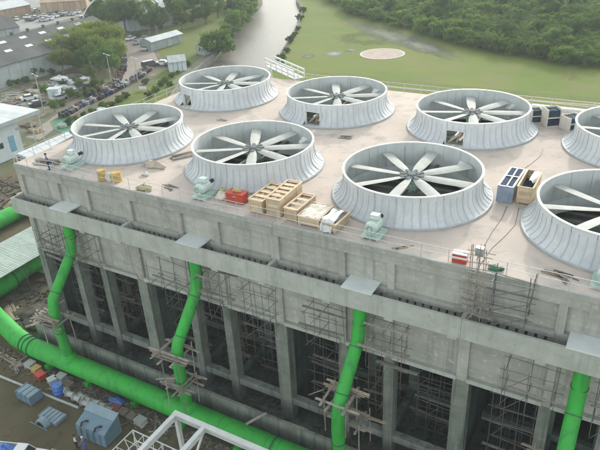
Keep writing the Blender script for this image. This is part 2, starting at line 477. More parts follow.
# ---- left side: road, parking, yard
poly([G(*q).xy for q in [(25, 137), (62, 111), (92, 97), (112, 89), (122, 78), (127, 66), (126, 54), (121, 44), (130, 38), (142, 40), (152, 48), (158, 60), (154, 68), (142, 77), (118, 91), (100, 100), (72, 116), (40, 140)]], .04, 'road', 'road')
poly([G(*q).xy for q in [(-40, 52), (0, 37), (40, 27), (78, 16), (90, 12), (86, 6), (60, 8), (30, 17), (0, 26), (-40, 36)]], .04, 'service_road', 'pavement')
poly([G(*q).xy for q in [(-30, 15), (0, 12), (50, 6), (95, 3), (92, -8), (0, -8), (-30, -4)]], .035, 'parking_ground', 'pavement')
poly([G(*q).xy for q in [(-15, 98), (20, 84), (60, 72), (90, 61), (88, 58), (60, 67), (20, 79), (-15, 92)]], .045, 'dirt_track', 'road')
poly([G(*q).xy for q in [(80, 118), (104, 104), (128, 93), (150, 84), (165, 68), (172, 62), (186, 70), (172, 92), (150, 112), (118, 132)]], .05, 'grass_verge', 'grass_bright')
poly([G(*q).xy for q in [(152, 42), (170, 40), (196, 34), (222, 26), (236, 20), (232, 30), (222, 42), (204, 56), (186, 68), (170, 62), (160, 54)]], .045, 'river_lawn', 'grass_bright')
poly([G(*q).xy for q in [(152, 41), (160, 30), (150, 22), (175, 8), (200, -8), (258, -8), (252, 6), (240, 17), (222, 25), (196, 33), (170, 39)]], .043, 'tree_lawn', 'grass')
poly([G(*q).xy for q in [(50, 68), (80, 52), (122, 44), (126, 60), (120, 78), (108, 88), (80, 84), (60, 78)]], .042, 'grove_floor', 'ground_green')
strip([(176, 84), (196, 66), (214, 50), (228, 34), (238, 20)], 3.2, .07, 'embankment_path', 'gravel')
poly([(-20, -60), (66, -60), (66, -2.9), (-1, -2.9), (-6, 2), (-20, 4)], .02, 'yard', 'dirt')
poly([(-48, 6), (-1, 6), (-1, 30), (-30, 40), (-48, 36)], .021, 'side_yard', 'dirt')

# ================================================================== COOLING TOWER
XB = [0.0, 15.2, 31.2, 47.2, 63.4]            # cell boundaries
FX = [7.17, 23.18, 39.19, 55.20]              # fan axes
FYY = [9.68, 27.49]
YM, YB = 18.6, 37.0
D = DECK
tower = thing('cooling_tower', 'long raw concrete cooling tower under construction with open air inlets below', 'cooling tower', (0, 0, 0))
# deck slabs with a round opening for each fan
RO = 5.6
for j in range(2):
    y0, y1 = ((-.06, YM), (YM, YB))[j]
    for i in range(4):
        x0, x1 = XB[i], XB[i+1]
        if i == 0: x0 = -.06
        cxx, cyy = FX[i], FYY[j]
        N = 64; b = MB(); inner = []; outer = []
        for q in range(N):
            a = 2*PI*q/N; dx, dy = math.cos(a), math.sin(a)
            inner.append((cxx+RO*dx, cyy+RO*dy))
            t = min(((x1-cxx)/dx if dx > 1e-9 else ((x0-cxx)/dx if dx < -1e-9 else 1e9)),
                    ((y1-cyy)/dy if dy > 1e-9 else ((y0-cyy)/dy if dy < -1e-9 else 1e9)))
            outer.append([cxx+t*dx, cyy+t*dy])
        for cxn, cyn in ((x0, y0), (x1, y0), (x1, y1), (x0, y1)):
            q = min(range(N), key=lambda q: (outer[q][0]-cxn)**2+(outer[q][1]-cyn)**2)
            outer[q] = [cxn, cyn]
        b.v = [(x, y, D) for x, y in inner]+[(x, y, D) for x, y in outer]+[(x, y, D-.32) for x, y in inner]+[(x, y, D-.32) for x, y in outer]
        for q in range(N):
            q2 = (q+1) % N
            b.f += [(q, N+q, N+q2, q2), (q2, 2*N+q2, 2*N+q, q), (N+q, 3*N+q, 3*N+q2, N+q2), (2*N+q, 2*N+q2, 3*N+q2, 3*N+q)]
        b.build('deck_slab', 'deck', tower)
for i in range(4):
    MB().box(XB[i]-(.06 if i == 0 else -.004), XB[i+1]-.004, -.085, -.062, D-.33, D+.002).build('slab_edge', 'concrete', tower)
# low kerb along the front edge
for i in range(4):
    MB().box(XB[i]+.02, XB[i+1]-.02, -.04, .16, D+.004, D+.10).build('edge_kerb', 'kerb', tower)
PIL = []
for i in range(4):
    s0 = XB[i]
    w = .55
    PIL.append((s0+(.35 if i == 0 else 0), .8 if i else .7, True))
    PIL += [(s0+(5.75 if i == 0 else 6.1), w, False), (s0+(9.85 if i == 0 else 10.15), w, False)]
PIL.append((63.05, .7, True))
# front: edge beam, upper wall panels, pilasters
for i in range(4):
    MB().box(XB[i]+.003, XB[i+1]-.003, 0, .5, D-1.05, D-.325).build('edge_beam', 'concrete', tower)
xs = sorted(p[0] for p in PIL)
for a, b_ in zip(PIL[:-1], PIL[1:]):
    xa = a[0]+a[1]/2; xb = b_[0]-b_[1]/2
    MB().box(xa, xb, .28, .55, 18.25, D-1.055).build('wall_panel', 'concrete', tower)
    MB().box(xa, xb, .24, .55, 12.0, 16.60).build('lower_wall_panel', 'concrete', tower)
    MB().box(xa, xb, -.10, .5, 17.75, 18.246).build('wall_ledge', 'concrete', tower)
    n = max(2, int((xb-xa)/.62))
    me = None
    for q in range(n+1):
        x = xa+.17+(xb-xa-.34)*q/n
        if me is None: me = MB().box(-.21, .21, 0, .45, 17.253, 17.745).mesh('opening_pier', 'concrete')
        inst('opening_pier', me, tower, (x, 0, 0))
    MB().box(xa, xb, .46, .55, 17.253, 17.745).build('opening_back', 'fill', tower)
    MB().box(xa, xb, 0, .5, 16.905, 17.25).build('opening_sill', 'concrete', tower)
    MB().box(xa, xb, -.14, .42, 11.62, 11.995).build('lintel_lip', 'slab', tower)
for x, w, main in PIL:
    MB().box(x-w/2, x+w/2, .0, .6, 18.25, D-1.055).build('pilaster', 'concrete', tower)
    MB().box(x-w/2, x+w/2, -.03, .6, 11.62, 18.246).build('lower_pilaster', 'concrete', tower)
    cw = 1.25 if main else .85
    if x < 1: x0, x1 = 0.0, .9
    elif x > 62: x0, x1 = 62.5, 63.4
    else: x0, x1 = x-cw/2, x+cw/2
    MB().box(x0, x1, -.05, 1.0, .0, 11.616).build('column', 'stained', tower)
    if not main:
        for yy in (6.2, 12.4): MB().box(x0, x1, yy, yy+.8, 0, 11.6).build('inner_column', 'shade_concrete', tower)
        MB().box(x0+.15, x1-.15, 1.003, 18.4, 2.45, 3.05).build('cross_beam', 'shade_concrete', tower)
        MB().box(x0+.15, x1-.15, 1.003, 18.4, 10.9, 11.6).build('upper_cross_beam', 'shade_concrete', tower)
# horizontal tie beams between columns
cols = []
for x, w, main in PIL:
    cw = 1.25 if main else .85
    cols.append((0, .9) if x < 1 else ((62.5, 63.4) if x > 62 else (x-cw/2, x+cw/2)))
for a, b_ in zip(cols[:-1], cols[1:]):
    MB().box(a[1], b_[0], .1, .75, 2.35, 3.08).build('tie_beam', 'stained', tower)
    MB().box(a[1], b_[0], 6.3, 6.9, 2.35, 3.05).build('tie_beam', 'shade_concrete', tower)
# partitions and outer walls
for i, x in enumerate(XB):
    xx = (x+.05, x+.35) if i == 0 else ((x-.35, x-.05) if i == 4 else (x-.18, x+.18))
    MB().box(*xx, 1.003, 18.38, 0, 11.6).build('partition_wall', 'shade_concrete', tower)
    MB().box(*xx, .61, 36.4, 11.65, D-.33).build('partition_wall', 'shade_concrete', tower)
    MB().box(*xx, 18.75, 36.4, 0, 11.6).build('partition_wall', 'shade_concrete', tower)
MB().box(.36, 63.0, 18.42, 18.7, 0, D-.33).build('centre_light_block', 'shade_concrete', tower)  # added unseen wall, keeps light from the back openings out of the inlets
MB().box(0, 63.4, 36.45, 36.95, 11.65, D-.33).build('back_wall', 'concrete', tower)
for x, w, main in PIL:
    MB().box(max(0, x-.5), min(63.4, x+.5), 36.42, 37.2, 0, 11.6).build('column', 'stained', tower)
# fill pack, drift eliminators seen through the fans
for i in range(4):
    for j in range(2):
        y0, y1 = ((.62, 18.4), (18.72, 36.4))[j]
        MB().box(XB[i]+.4, XB[i+1]-.4, y0, y1, 12.05, 13.6).build('fill_pack', 'fill', tower)
        MB().box(XB[i]+.4, XB[i+1]-.4, y0, y1, D-2.3, D-2.2).build('drift_eliminator', 'eliminator', tower)
        b = MB()
        for q in range(9):
            y = FYY[j]-6+q*1.5
            b.box(XB[i]+.4, XB[i+1]-.4, y-.09, y+.09, D-2.19, D-1.98)
        b.build('eliminator_beams', 'concrete', tower)
# basin
for i in range(4):
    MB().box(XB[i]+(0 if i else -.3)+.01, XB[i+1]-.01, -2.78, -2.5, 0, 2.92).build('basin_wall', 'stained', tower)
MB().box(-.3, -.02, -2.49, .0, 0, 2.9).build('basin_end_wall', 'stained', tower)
MB().box(.36, 63.0, -2.49, 18.3, .05, .35).build('basin_floor', 'shade_concrete', tower)
# water flume hung on the front
for i in range(4):
    x0, x1 = XB[i]+.012, XB[i+1]-.012
    fw = MB().box(x0, x1, -1.5, -1.26, 16.65, 18.3).build('flume_wall', 'slab', tower)
    MB().box(x0, x1, -1.255, -.035, 16.65, 16.9).build('flume_floor', 'concrete', tower)
    c = FX[i]
    MB().box(c-1.25, c+1.25, -1.53, .27, 18.305, 18.43).build('flume_cover', 'cover_slab', tower)
    if i: MB().box(XB[i]-.16, XB[i]+.16, -1.25, -.04, 16.91, 18.24).build('flume_baffle', 'slab', tower)
    # bearing brackets under the flume
    for xo in (c-2.6, c+2.6, XB[i+1]-.6):
        MB().box(xo-.35, xo+.35, -1.42, -.04, 16.38, 16.645).build('bracket', 'slab', tower)
MB().box(0.012, .25, -1.255, -.04, 16.905, 18.28).build('flume_end', 'slab', tower)
MB().box(63.15, 63.388, -1.255, -.04, 16.905, 18.28).build('flume_end', 'slab', tower)

# ---------------------------------------------------------------- fan stacks
PROF = [(6.68, .14), (6.50, .22), (6.28, .38), (6.07, .60), (5.92, .85), (5.83, 1.15), (5.78, 1.5), (5.76, 1.98)]
PROF2 = [(5.80, 1.985), (5.79, 2.38)]
NP = 20
def r_at(z):
    pp = PROF
    for (r0, z0), (r1, z1) in zip(pp[:-1], pp[1:]):
        if z <= z1: return r0+(r1-r0)*(z-z0)/(z1-z0)
    return pp[-1][0]
def panel_mesh(z0=.14):
    w = 2*PI/NP
    g = .004
    prof = [(r_at(z0), z0)]+[p for p in PROF if p[1] > z0+1e-6]
    b = MB()
    b.lathe(prof, 4, -w/2+g, w/2-g)
    b.lathe([(5.76, 1.98), (5.775, 1.985), (5.775, 2.38)], 4, -w/2+g, w/2-g)
    return b.mesh('panel', 'frp', True)
def lining_mesh(z0=.145):
    w = 2*PI/NP
    return MB().lathe([(5.70, 2.38), (5.68, 1.7), (5.68, 1.2), (5.70, .6), (5.74, z0)] if z0 < .5 else [(5.70, 2.38), (5.68, 1.7), (5.69, z0)], 4, -w/2+.002, w/2-.002).mesh('lining', 'frp_in', True)
def rib_mesh(z0=.14):
    b = MB()
    for a, hw, hh in ((-PI/NP, .035, .065), (-PI/NP/3, .02, .03), (PI/NP/3, .02, .03)):
        prof = [(r_at(z0), z0)]+[p for p in PROF if p[1] > z0+1e-6]
        ca, sa = math.cos(a), math.sin(a)
        n = len(b.v)
        for r, z in prof:
            for dr, dt in ((-.02, -hw), (hh, -hw), (hh, hw), (-.02, hw)):
                rr = r+dr
                b.v.append((rr*ca-dt*sa, rr*sa+dt*ca, z+(.3*dr)))
        for i in range(len(prof)-1):
            for k in range(3):
                b.f.append((n+4*i+k, n+4*i+k+1, n+4*i+5+k, n+4*i+4+k))
    return b.mesh('rib', 'frp_rib')
PM, PMD, RM, RMD = panel_mesh(), panel_mesh(1.55), rib_mesh(), rib_mesh(1.55)
LM, LMD = lining_mesh(), lining_mesh(1.55)
# blade: flat tapering foil with twist
bb = MB(); secs = 7
for q in range(secs):
    t = q/(secs-1); r = .75+t*(5.5-.75)
    ch = (.52, .82, .94, .98, .98, .98, .98)[q]; tw = R(11-5*t); th = .08-.045*t
    for cx_, cz_ in ((-.5, 0), (-.2, 1), (.2, .9), (.5, 0), (.2, -.4), (-.2, -.5)):
        x = cx_*ch; z = cz_*th
        bb.v.append((r, x*math.cos(tw)-z*math.sin(tw), x*math.sin(tw)+z*math.cos(tw)))
for q in range(secs-1):
    for k_ in range(6):
        bb.f.append((q*6+k_, q*6+(k_+1) % 6, q*6+6+(k_+1) % 6, q*6+6+k_))
bb.f += [tuple(range(6)), tuple((secs-1)*6+k_ for k_ in reversed(range(6)))]
BLADE = bb.mesh('blade', 'blade', True)
HUB = MB().lathe([(0, .22), (.35, .22), (.40, .1), (.78, .08), (.80, -.08), (.3, -.12), (0, -.12)], 24).mesh('hub', 'hub')
CLAMP = MB().box(.45, 1.05, -.14, .14, -.10, .14).mesh('blade_clamp', 'hub')
RIM = MB().lathe([(5.68, 2.375), (5.68, 2.46), (5.86, 2.46), (5.86, 2.385), (5.68, 2.375)], 80).mesh('rim', 'rim', True)
THROAT = MB().lathe([(5.735, .14), (5.6, .0), (5.58, -1.0), (5.52, -1.0), (5.54, .0), (5.66, .14)], 64).mesh('throat_ring', 'frp_in', True)
GUSSET = MB().add([(5.66, -.5, 1.0), (5.66, .5, 1.0), (5.0, .25, 1.05), (5.0, -.25, 1.05), (5.66, -.5, 1.5), (5.66, .5, 1.5), (5.1, .25, 1.2), (5.1, -.25, 1.2)], [(0, 3, 2, 1), (4, 5, 6, 7), (0, 1, 5, 4), (1, 2, 6, 5), (2, 3, 7, 6), (3, 0, 4, 7)]).mesh('wall_bracket', 'rim')
KERB = MB().lathe([(5.6, .0), (5.6, .10), (6.79, .14), (6.79, .005)], 64).mesh('base_kerb', 'kerb', True)
BAND = MB().lathe([(6.64, .142), (6.64, .19), (6.72, .19), (6.74, .142)], 64).mesh('foot_flange', 'frp_rib')
GB = MB().box(-.45, .45, -.55, .55, .55, 1.42).box(-.3, .3, -.8, -.55, .75, 1.2).mesh('gearbox', 'gear')
SHAFT = MB().tube([(0, -.8, 1.0), (0, -5.75, 1.0)], .09, 10).mesh('drive_shaft', 'galv', True)
BEAM = MB().box(-.55, -.3, -5.6, 5.6, .18, .54).box(.3, .55, -5.6, 5.6, .18, .54).mesh('support_beam', 'dark_steel')
row_name = ['front', 'back']
ordw = ['first', 'second', 'third', 'fourth']
labels_f = {(0, 0): 'white ribbed fan stack in the front row, nearest the worker and deck corner',
            (1, 0): 'white ribbed fan stack in the front row behind the red box and crates',
            (2, 0): 'largest fully visible white ribbed fan stack, right of the row of wooden crates',
            (3, 0): 'white ribbed fan stack in the front row cut by the right picture edge',
            (0, 1): 'white ribbed fan stack in the back row standing before the river',
            (1, 1): 'white ribbed fan stack in the back row in front of the landing pad',
            (2, 1): 'white ribbed back row fan stack with access opening and forest behind',
            (3, 1): 'white ribbed fan stack in the back row cut by the right picture edge'}
door = {(0, 1): -100, (1, 1): -95, (2, 1): -97}
phase = {(0, 0): 12.2, (1, 0): 29.6, (2, 0): 0.3, (3, 0): 15.4, (0, 1): 20.6, (1, 1): 27.9, (2, 1): 18.3, (3, 1): 6}
for j in range(2):
    for i in range(4):
        st = thing('fan_stack', labels_f[i, j], 'fan stack', (FX[i], FYY[j], D), 0, 'fan stacks on the tower deck')
        inst('base_kerb', KERB, st); inst('throat_ring', THROAT, st); inst('wall_bracket', GUSSET, st, rz=R(58)); inst('foot_flange', BAND, st); inst('rim', RIM, st)
        dq = None
        if (i, j) in door: dq = round(door[i, j]/360*NP) % NP
        for q in range(NP):
            a = 2*PI*q/NP
            isd = q == dq
            p_ = inst('panel', PMD if isd else PM, st, rz=a)
            inst('rib', RMD if isd else RM, p_); inst('lining', LMD if isd else LM, p_)
        if dq is not None:
            a = 2*PI*dq/NP
            c_, s_ = math.cos(a), math.sin(a)
            hw = 5.95*math.sin(PI/NP)
            b = MB()
            for sgn in (-1, 1): b.box(5.72, 6.05, sgn*hw-.04, sgn*hw+.04, .14, 1.6)
            b.box(5.74, 5.92, -hw, hw, 1.55, 1.63)
            inst('door_frame', b.mesh('door_frame', 'rim'), st, rz=a)
            b = MB().bar((5.6, -.7, .2), (5.75, .6, 1.4), .09, .2).bar((5.5, .1, .3), (5.7, .7, 1.5), .09, .16)
            inst('propped_plank', b.mesh('propped_plank', 'timber'), st, rz=a)
        hb = inst('hub', HUB, st, (0, 0, 1.66))
        for q in range(8):
            a = R(phase[i, j])+q*PI/4
            inst('blade', BLADE, st, (0, 0, 1.66), a)
            inst('blade_clamp', CLAMP, hb, (0, 0, 0), a)
        inst('gearbox', GB, st); inst('drive_shaft', SHAFT, st); inst('support_beam', BEAM, st)

# ---------------------------------------------------------------- fan motors
def fan_motor(x, y, rz, label):
    t = thing('fan_motor', label, 'motor', (x, y, D), rz, 'fan motors')
    MB().box(-.75, .75, -.95, .85, .14, .26).box(-.7, -.5, -.9, .8, .004, .14).box(.5, .7, -.9, .8, .004, .14).build('skid', 'mint', t)
    MB().box(-.45, .45, -.6, .55, .265, .48).build('plinth', 'mint', t)
    b = MB()
    b.tube([(0, -.78, .95), (0, -.74, .95), (0, -.68, .95), (0, .42, .95), (0, .55, .95), (0, .60, .95)], [.30, .40, .46, .50, .44, .2], 20)
    bd = b.build('motor_body', 'mint_light', t, True)
    b = MB()
    for q in range(16):
        a = 2*PI*q/16
        b.bar((.48*math.cos(a), -.55, .95+.48*math.sin(a)), (.48*math.cos(a), .35, .95+.48*math.sin(a)), .03, .10, (math.cos(a), 0, math.sin(a)))
    b.build('cooling_fins', 'mint', bd)
    MB().tube([(0, -.98, .95), (0, -.95, .95), (0, -.70, .95)], [.3, .42, .44], 20).build('fan_cowl', 'mint', t, True)
    MB().box(-.28, .36, -.2, .3, 1.42, 1.72).build('terminal_box', 'mint_light', t)
    MB().box(-.30, .38, -.22, .32, 1.723, 1.77).build('terminal_lid', 'mint', t)
    MB().tube([(0, .60, 1.0), (0, 1.35, 1.0)], .17, 14).build('shaft_guard', 'black', t, True)
    b = MB()
    for q in range(10):
        a = 2*PI*q/10
        b.tube([(.2*math.cos(a), -.99, .95+.2*math.sin(a)), (.2*math.cos(a), -.965, .95+.2*math.sin(a))], .04, 6)
    b.build('cowl_holes', 'black', t)
    return t
fan_motor(6.55, 2.0, 0, 'pale mint fan motor on skid near the deck corner and worker')
fan_motor(23.0, 1.9, 0, 'pale mint fan motor on skid left of the red box')
fan_motor(39.25, 1.75, 0, 'pale mint fan motor on skid right of the crates')
fan_motor(55.25, 2.0, 0, 'pale mint fan motor on skid at the right picture edge')

# ---------------------------------------------------------------- guard railings
def railing(name, pts, step, label, h=1.1, mesh_rail=(1.1, .6), m='rail', base=None):
    o0 = Vector(pts[0])
    t = thing(name, label, 'railing', tuple(o0))
    P = MB().tube([(0, 0, 0), (0, 0, h)], .03, 8).mesh('post', m)
    for a, b_ in zip(pts[:-1], pts[1:]):
        a = Vector(a); b_ = Vector(b_)
        n = max(1, round((b_-a).length/step))
        for q in range(n+1):
            inst('post', P, t, a+(b_-a)*q/n-o0)
        for hh in mesh_rail:
            MB().tube([a+Vector((0, 0, hh))-o0, b_+Vector((0, 0, hh))-o0], .021, 6).build('rail', m, t)
    return t
railing('guard_railing', [(.1, .06, D+.1), (63.3, .06, D+.1)], 2.0, 'thin grey tube railing along the front edge of the deck')
railing('guard_railing', [(.08, .4, D), (.08, 36.9, D)], 2.2, 'thin pale railing along the river side edge of the deck')
railing('guard_railing', [(12.5, 36.9, D), (63.3, 36.9, D)], 2.2, 'thin pale railing along the back edge of the deck before the field')
for x0, x1, lab in ((43.6, 52.5, 'pale low parapet beam on the deck edge behind the two dark crates'),):
    tag(MB().box(x0, x1, 36.2, 36.7, D+.004, D+.35).build('parapet_beam', 'rim'), lab, 'parapet')

# ---------------------------------------------------------------- green pipes
hz = 1.45
hdr = thing('header_pipe', 'long green supply pipe lying along the foot of the tower', 'pipe', (30, -4.55, 0))
path = [(64, -4.55, hz), (40, -4.55, hz), (20, -4.55, hz), (2.2, -4.57, hz), (.6, -4.55, hz), (-.8, -4.42, hz), (-2.2, -4.2, hz), (-6.4, -3.05, hz), (-22, 1.4, hz)]
MB().tube(path, 1.04, 36).build('pipe', 'green', hdr, True, at=(30, -4.55, 0))
def ring(p, d, r, w, name, m, par, at):
    d = Vector(d).normalized(); p = Vector(p)
    return MB().tube([p-d*w/2, p+d*w/2], r, 32).build(name, m, par, True, at=at)
for x, w in ((1.2, .12), (-.15, .1), (.5, .1)):
    y = -4.56 if x > .6 else (-4.54 if x > .2 else -4.49)
    ring((x, y, hz), (1, -.12 if x < .7 else -.05, 0), 1.14, w, 'flange', 'green_flange', hdr, (30, -4.55, 0))
for x in (7.5, 14.2, 20.5, 27.0, 32.0, 33.2, 44, 52):
    ring((x, -4.55, hz), (1, 0, 0), 1.052, .05, 'weld_seam', 'green_flange', hdr, (30, -4.55, 0))
ring((32.6, -4.55, hz), (1, 0, 0), 1.14, .14, 'flange', 'green_flange', hdr, (30, -4.55, 0))
for x in (4, 10, 16.5, 22.5, 29, 36, 43, 50, 57):
    b = MB().box(x-.3, x+.3, -5.6, -3.5, 0.02, .62)
    b.build('saddle', 'green', hdr, at=(30, -4.55, 0))
def smooth_path(p, n=3):
    p = [Vector(q) for q in p]; out = [p[0]]
    for i in range(1, len(p)-1):
        a = p[i]+(p[i-1]-p[i])*min(.5, .35/(p[i-1]-p[i]).length); c = p[i]+(p[i+1]-p[i])*min(.5, .35/(p[i+1]-p[i]).length)
        for k_ in range(n+1):
            t = k_/n
            out.append(a*(1-t)**2+p[i]*2*t*(1-t)+c*t*t)
    return out+[p[-1]]
rl = ['green riser pipe nearest the tower corner, behind lattice scaffold', 'green riser pipe with many planks lashed round its foot',
      'green riser pipe below the flume in mid facade, left of the widest column', 'green riser pipe at the bottom right picture corner']
for i, x in enumerate(FX):
    at = (x, -4.55, 0)
    t = thing('riser_pipe', rl[i], 'pipe', at, 0, 'green riser pipes')
    pth = smooth_path([(x, -.82, 16.62), (x, -.85, 15.2), (x, -1.25, 13.4), (x, -4.75, 9.7), (x, -5.0, 7.6), (x, -4.75, 2.2)])
    MB().tube(pth, .53, 24).build('pipe', 'green', t, True, at=at)
    ring((x, -.84, 15.0), (0, -.02, -1), .585, .1, 'flange', 'green_flange', t, at)
    ring((x, -1.55, 13.05), (0, -3.5, -3.7), .585, .1, 'flange', 'green_flange', t, at)
    ring((x, -4.15, 10.33), (0, -3.5, -3.7), .585, .1, 'flange', 'green_flange', t, at)
    ring((x, -4.93, 6.0), (0, .07, -1), .575, .08, 'flange', 'green_flange', t, at)
    MB().lathe([(.54, 0), (.78, -.35), (.9, -.6)], 24, c=(x, -4.72, 2.95)).build('branch_saddle', 'green', t, True, at=at)
# two feed pipes on the river side
t = thing('feed_pipe', 'thick green feed pipe beside the tower corner with reducer ring under the pale shed roof', 'pipe', (-13.1, 3, 0))
at = (-13.1, 3, 0)
MB().tube([(-13.1, 3.6, 1.5), (-13.1, -2, 1.5), (-13.1, -9, 1.5)], 1.3, 32).build('pipe', 'green', t, True, at=at)
MB().tube([(-13.1, 3.6, 1.5), (-13.1, 4.6, 1.6), (-13.1, 24, 1.6)], [1.3, .95, .95], 32).build('reducer', 'green', t, True, at=at)
ring((-13.1, 3.7, 1.5), (0, 1, 0), 1.38, .2, 'flange', 'green_flange', t, at)
MB().box(-14.2, -12.0, -1.4, -.8, .02, .5).box(-14.2, -12.0, 8, 8.6, .02, .7).build('saddle', 'kerb', t, at=at)
t = thing('feed_pipe', 'green feed pipe at the left picture edge beyond the pale shed roof', 'pipe', (-29.4, 14, 0))
at = (-29.4, 14, 0)
MB().tube([(-29.4, 30, 1.5), (-29.4, 6, 1.5), (-29.4, -6, 1.5)], 1.25, 32).build('pipe', 'green', t, True, at=at)
ring((-29.4, 17.2, 1.5), (0, 1, 0), 1.36, .25, 'flange', 'green_flange', t, at)
MB().box(-30.5, -28.3, 10, 10.6, .02, .5).box(-30.5, -28.3, 20, 20.6, .02, .5).build('saddle', 'kerb', t, at=at)

# ================================================================== THINGS ON THE DECK
def crate(x0, x1, y0, y1, h, label, open_top=False, content=None, slats=True, m='crate', z=D, group='wooden crates'):
    cx_, cy_ = (x0+x1)/2, (y0+y1)/2
    t = thing('wooden_crate', label, 'crate', (cx_, cy_, z), R(rng.uniform(-2, 2)), group)
    w, l = (x1-x0)/2, (y1-y0)/2
    for xx in (-w+.15, w-.15): MB().box(xx-.06, xx+.06, -l+.03, l-.03, .004, .11).build('skid', m, t)
    MB().box(-w+.02, w-.02, -l+.02, l-.02, .112, .15).build('bottom', m, t)
    n = max(2, int(h/.36)); bh = (h-.15)/n
    for q in range(n):
        a = .152+q*bh; c = a+bh-.02
        MB().box(-w, w, -l, -l+.03, a, c).build('board', m, t)
        MB().box(-w, w, l-.03, l, a, c).build('board', m, t)
        MB().box(-w, -w+.03, -l+.032, l-.032, a, c).build('board', m, t)
        MB().box(w-.03, w, -l+.032, l-.032, a, c).build('board', m, t)
    for sx in (-1, 1):
        for sy in (-1, 1):
            MB().box(sx*(w-.08)-.06, sx*(w-.08)+.06, sy*(l+.02)-.018, sy*(l+.02)+.018, .13, h).build('batten', m, t)
        for q in (-.5, .5):
            MB().box(sx*(w+.02)-.018, sx*(w+.02)+.018, q*l-.06, q*l+.06, .13, h).build('batten', m, t)
        MB().box(sx*w-.07, sx*w+.07, -l-.03, l+.03, h+.002, h+.09).build('top_rail', m, t)
    if open_top:
        for sy in (-1, 1): MB().box(-w+.072, w-.072, sy*l-.06, sy*l+.06, h+.003, h+.08).build('top_rail', m, t)
    if slats:
        k_ = max(3, int(2*l/.62))
        for q in range(k_):
            y = -l+.1+(2*l-.2)*q/(k_-1)
            MB().box(-w+.075, w-.075, y-.19, y+.19, h+.005, h+.04).build('lid_slat', m, t)
    if content:
        cm, ch = content
        b = MB()
        nn = 7
        for a in range(nn):
            for c in range(nn):
                b.v.append(((-1+2*a/(nn-1))*(w-.05), (-1+2*c/(nn-1))*(l-.05), ch+rng.uniform(-.08, .08)))
        for a in range(nn-1):
            for c in range(nn-1): b.f.append((a*nn+c, (a+1)*nn+c, (a+1)*nn+c+1, a*nn+c+1))
        b.build('contents', cm, t)
    return t
crate(28.35, 29.65, 1.0, 4.6, 1.15, 'tan slatted wooden crate at the left end of the row, nearest the red box', True, ('crate', 1.1), True)
crate(29.95, 31.25, 1.05, 4.9, 1.55, 'tallest wooden crate in the row, second from the red box', True, ('crate', 1.48), True)
crate(31.75, 32.95, 1.0, 4.0, 1.05, 'wooden crate with slatted open top in the middle of the row', True, ('packing', .9), True)
crate(33.1, 35.0, .75, 3.3, .8, 'wide low wooden crate heaped with pale packing', True, ('packing', .85), False)
crate(35.45, 36.55, .6, 3.0, .72, 'low wooden tray crate at the right end draped with plastic sheet', True, ('packing', .4), False)
b = MB()
nn = 9
for a in range(nn):
    for c in range(nn):
        u, v = a/(nn-1), c/(nn-1)
        x = 35.2+u*1.05; yv = .35+v*2.4
        z = .92+.07*math.sin(u*9+v*7)+rng.uniform(-.03, .03)
        if v < .25: z = .93-(.25-v)/.25*.86; yv = .45+.08*math.sin(u*11)+v*.4
        b.v.append((x, yv, D+z))
for a in range(nn-1):
    for c in range(nn-1): b.f.append((a*nn+c, (a+1)*nn+c, (a+1)*nn+c+1, a*nn+c+1))
tag(b.build('plastic_sheet', 'plastic_sheet', None, True), 'crumpled translucent white plastic sheet draped over the end crate', 'sheet')
# the pair of long crates between the stacks
lc = crate(46.1, 47.25, 11.2, 15.2, 1.35, 'long white framed crate with dark blue panels on top and blue tarp', True, ('teal_blue', 1.15), False, 'white_steel', group='crate pair between the fan stacks')
for ya, yb_ in ((-1.92, -.08), (.08, 1.92)): MB().box(-.49, .49, ya, yb_, 1.36, 1.41).build('top_panel', 'teal_blue', lc)
crate(47.55, 48.75, 11.3, 14.9, 1.5, 'long brown crate with half open top and torn white cover', True, ('teal_dark', .8), False, 'crate', group='crate pair between the fan stacks')
b = MB()
for a in range(7):
    for c in range(6):
        u, v = a/6, c/5
        b.v.append((46.02+u*1.3, 11.08-.06*math.sin(u*8)-.15*(1-v)+rng.uniform(-.03, .03), D+.05+v*1.36))
for a in range(6):
    for c in range(5): b.f.append((a*6+c, (a+1)*6+c, (a+1)*6+c+1, a*6+c+1))
tag(b.build('blue_tarpaulin', 'blue_tarp', None, True), 'wrinkled blue tarpaulin hung over the end of the long crate', 'tarpaulin')
b = MB()
for a in range(6):
    for c in range(6):
        u, v = a/5, c/5
        b.v.append((48.15+u*.75*(.4+.6*v), 12.6+v*2.2, D+1.62+.08*math.sin(3*u+5*v)-.25*u*u))
for a in range(5):
    for c in range(5): b.f.append((a*6+c, (a+1)*6+c, (a+1)*6+c+1, a*6+c+1))
tag(b.build('cover_sheet', 'plastic_sheet', None, True), 'torn pale cover sheet lying on the long brown crate', 'sheet')
t = tag(MB().bar((46.72, 11.2, D+1.47), (46.72, 15.1, D+1.47), .1, .05).bar((46.2, 13.2, D+1.47), (47.2, 13.2, D+1.47), .1, .05).build('lid_frame', 'white_steel'), 'white crossed lid battens on the long crate with blue panels', 'batten')
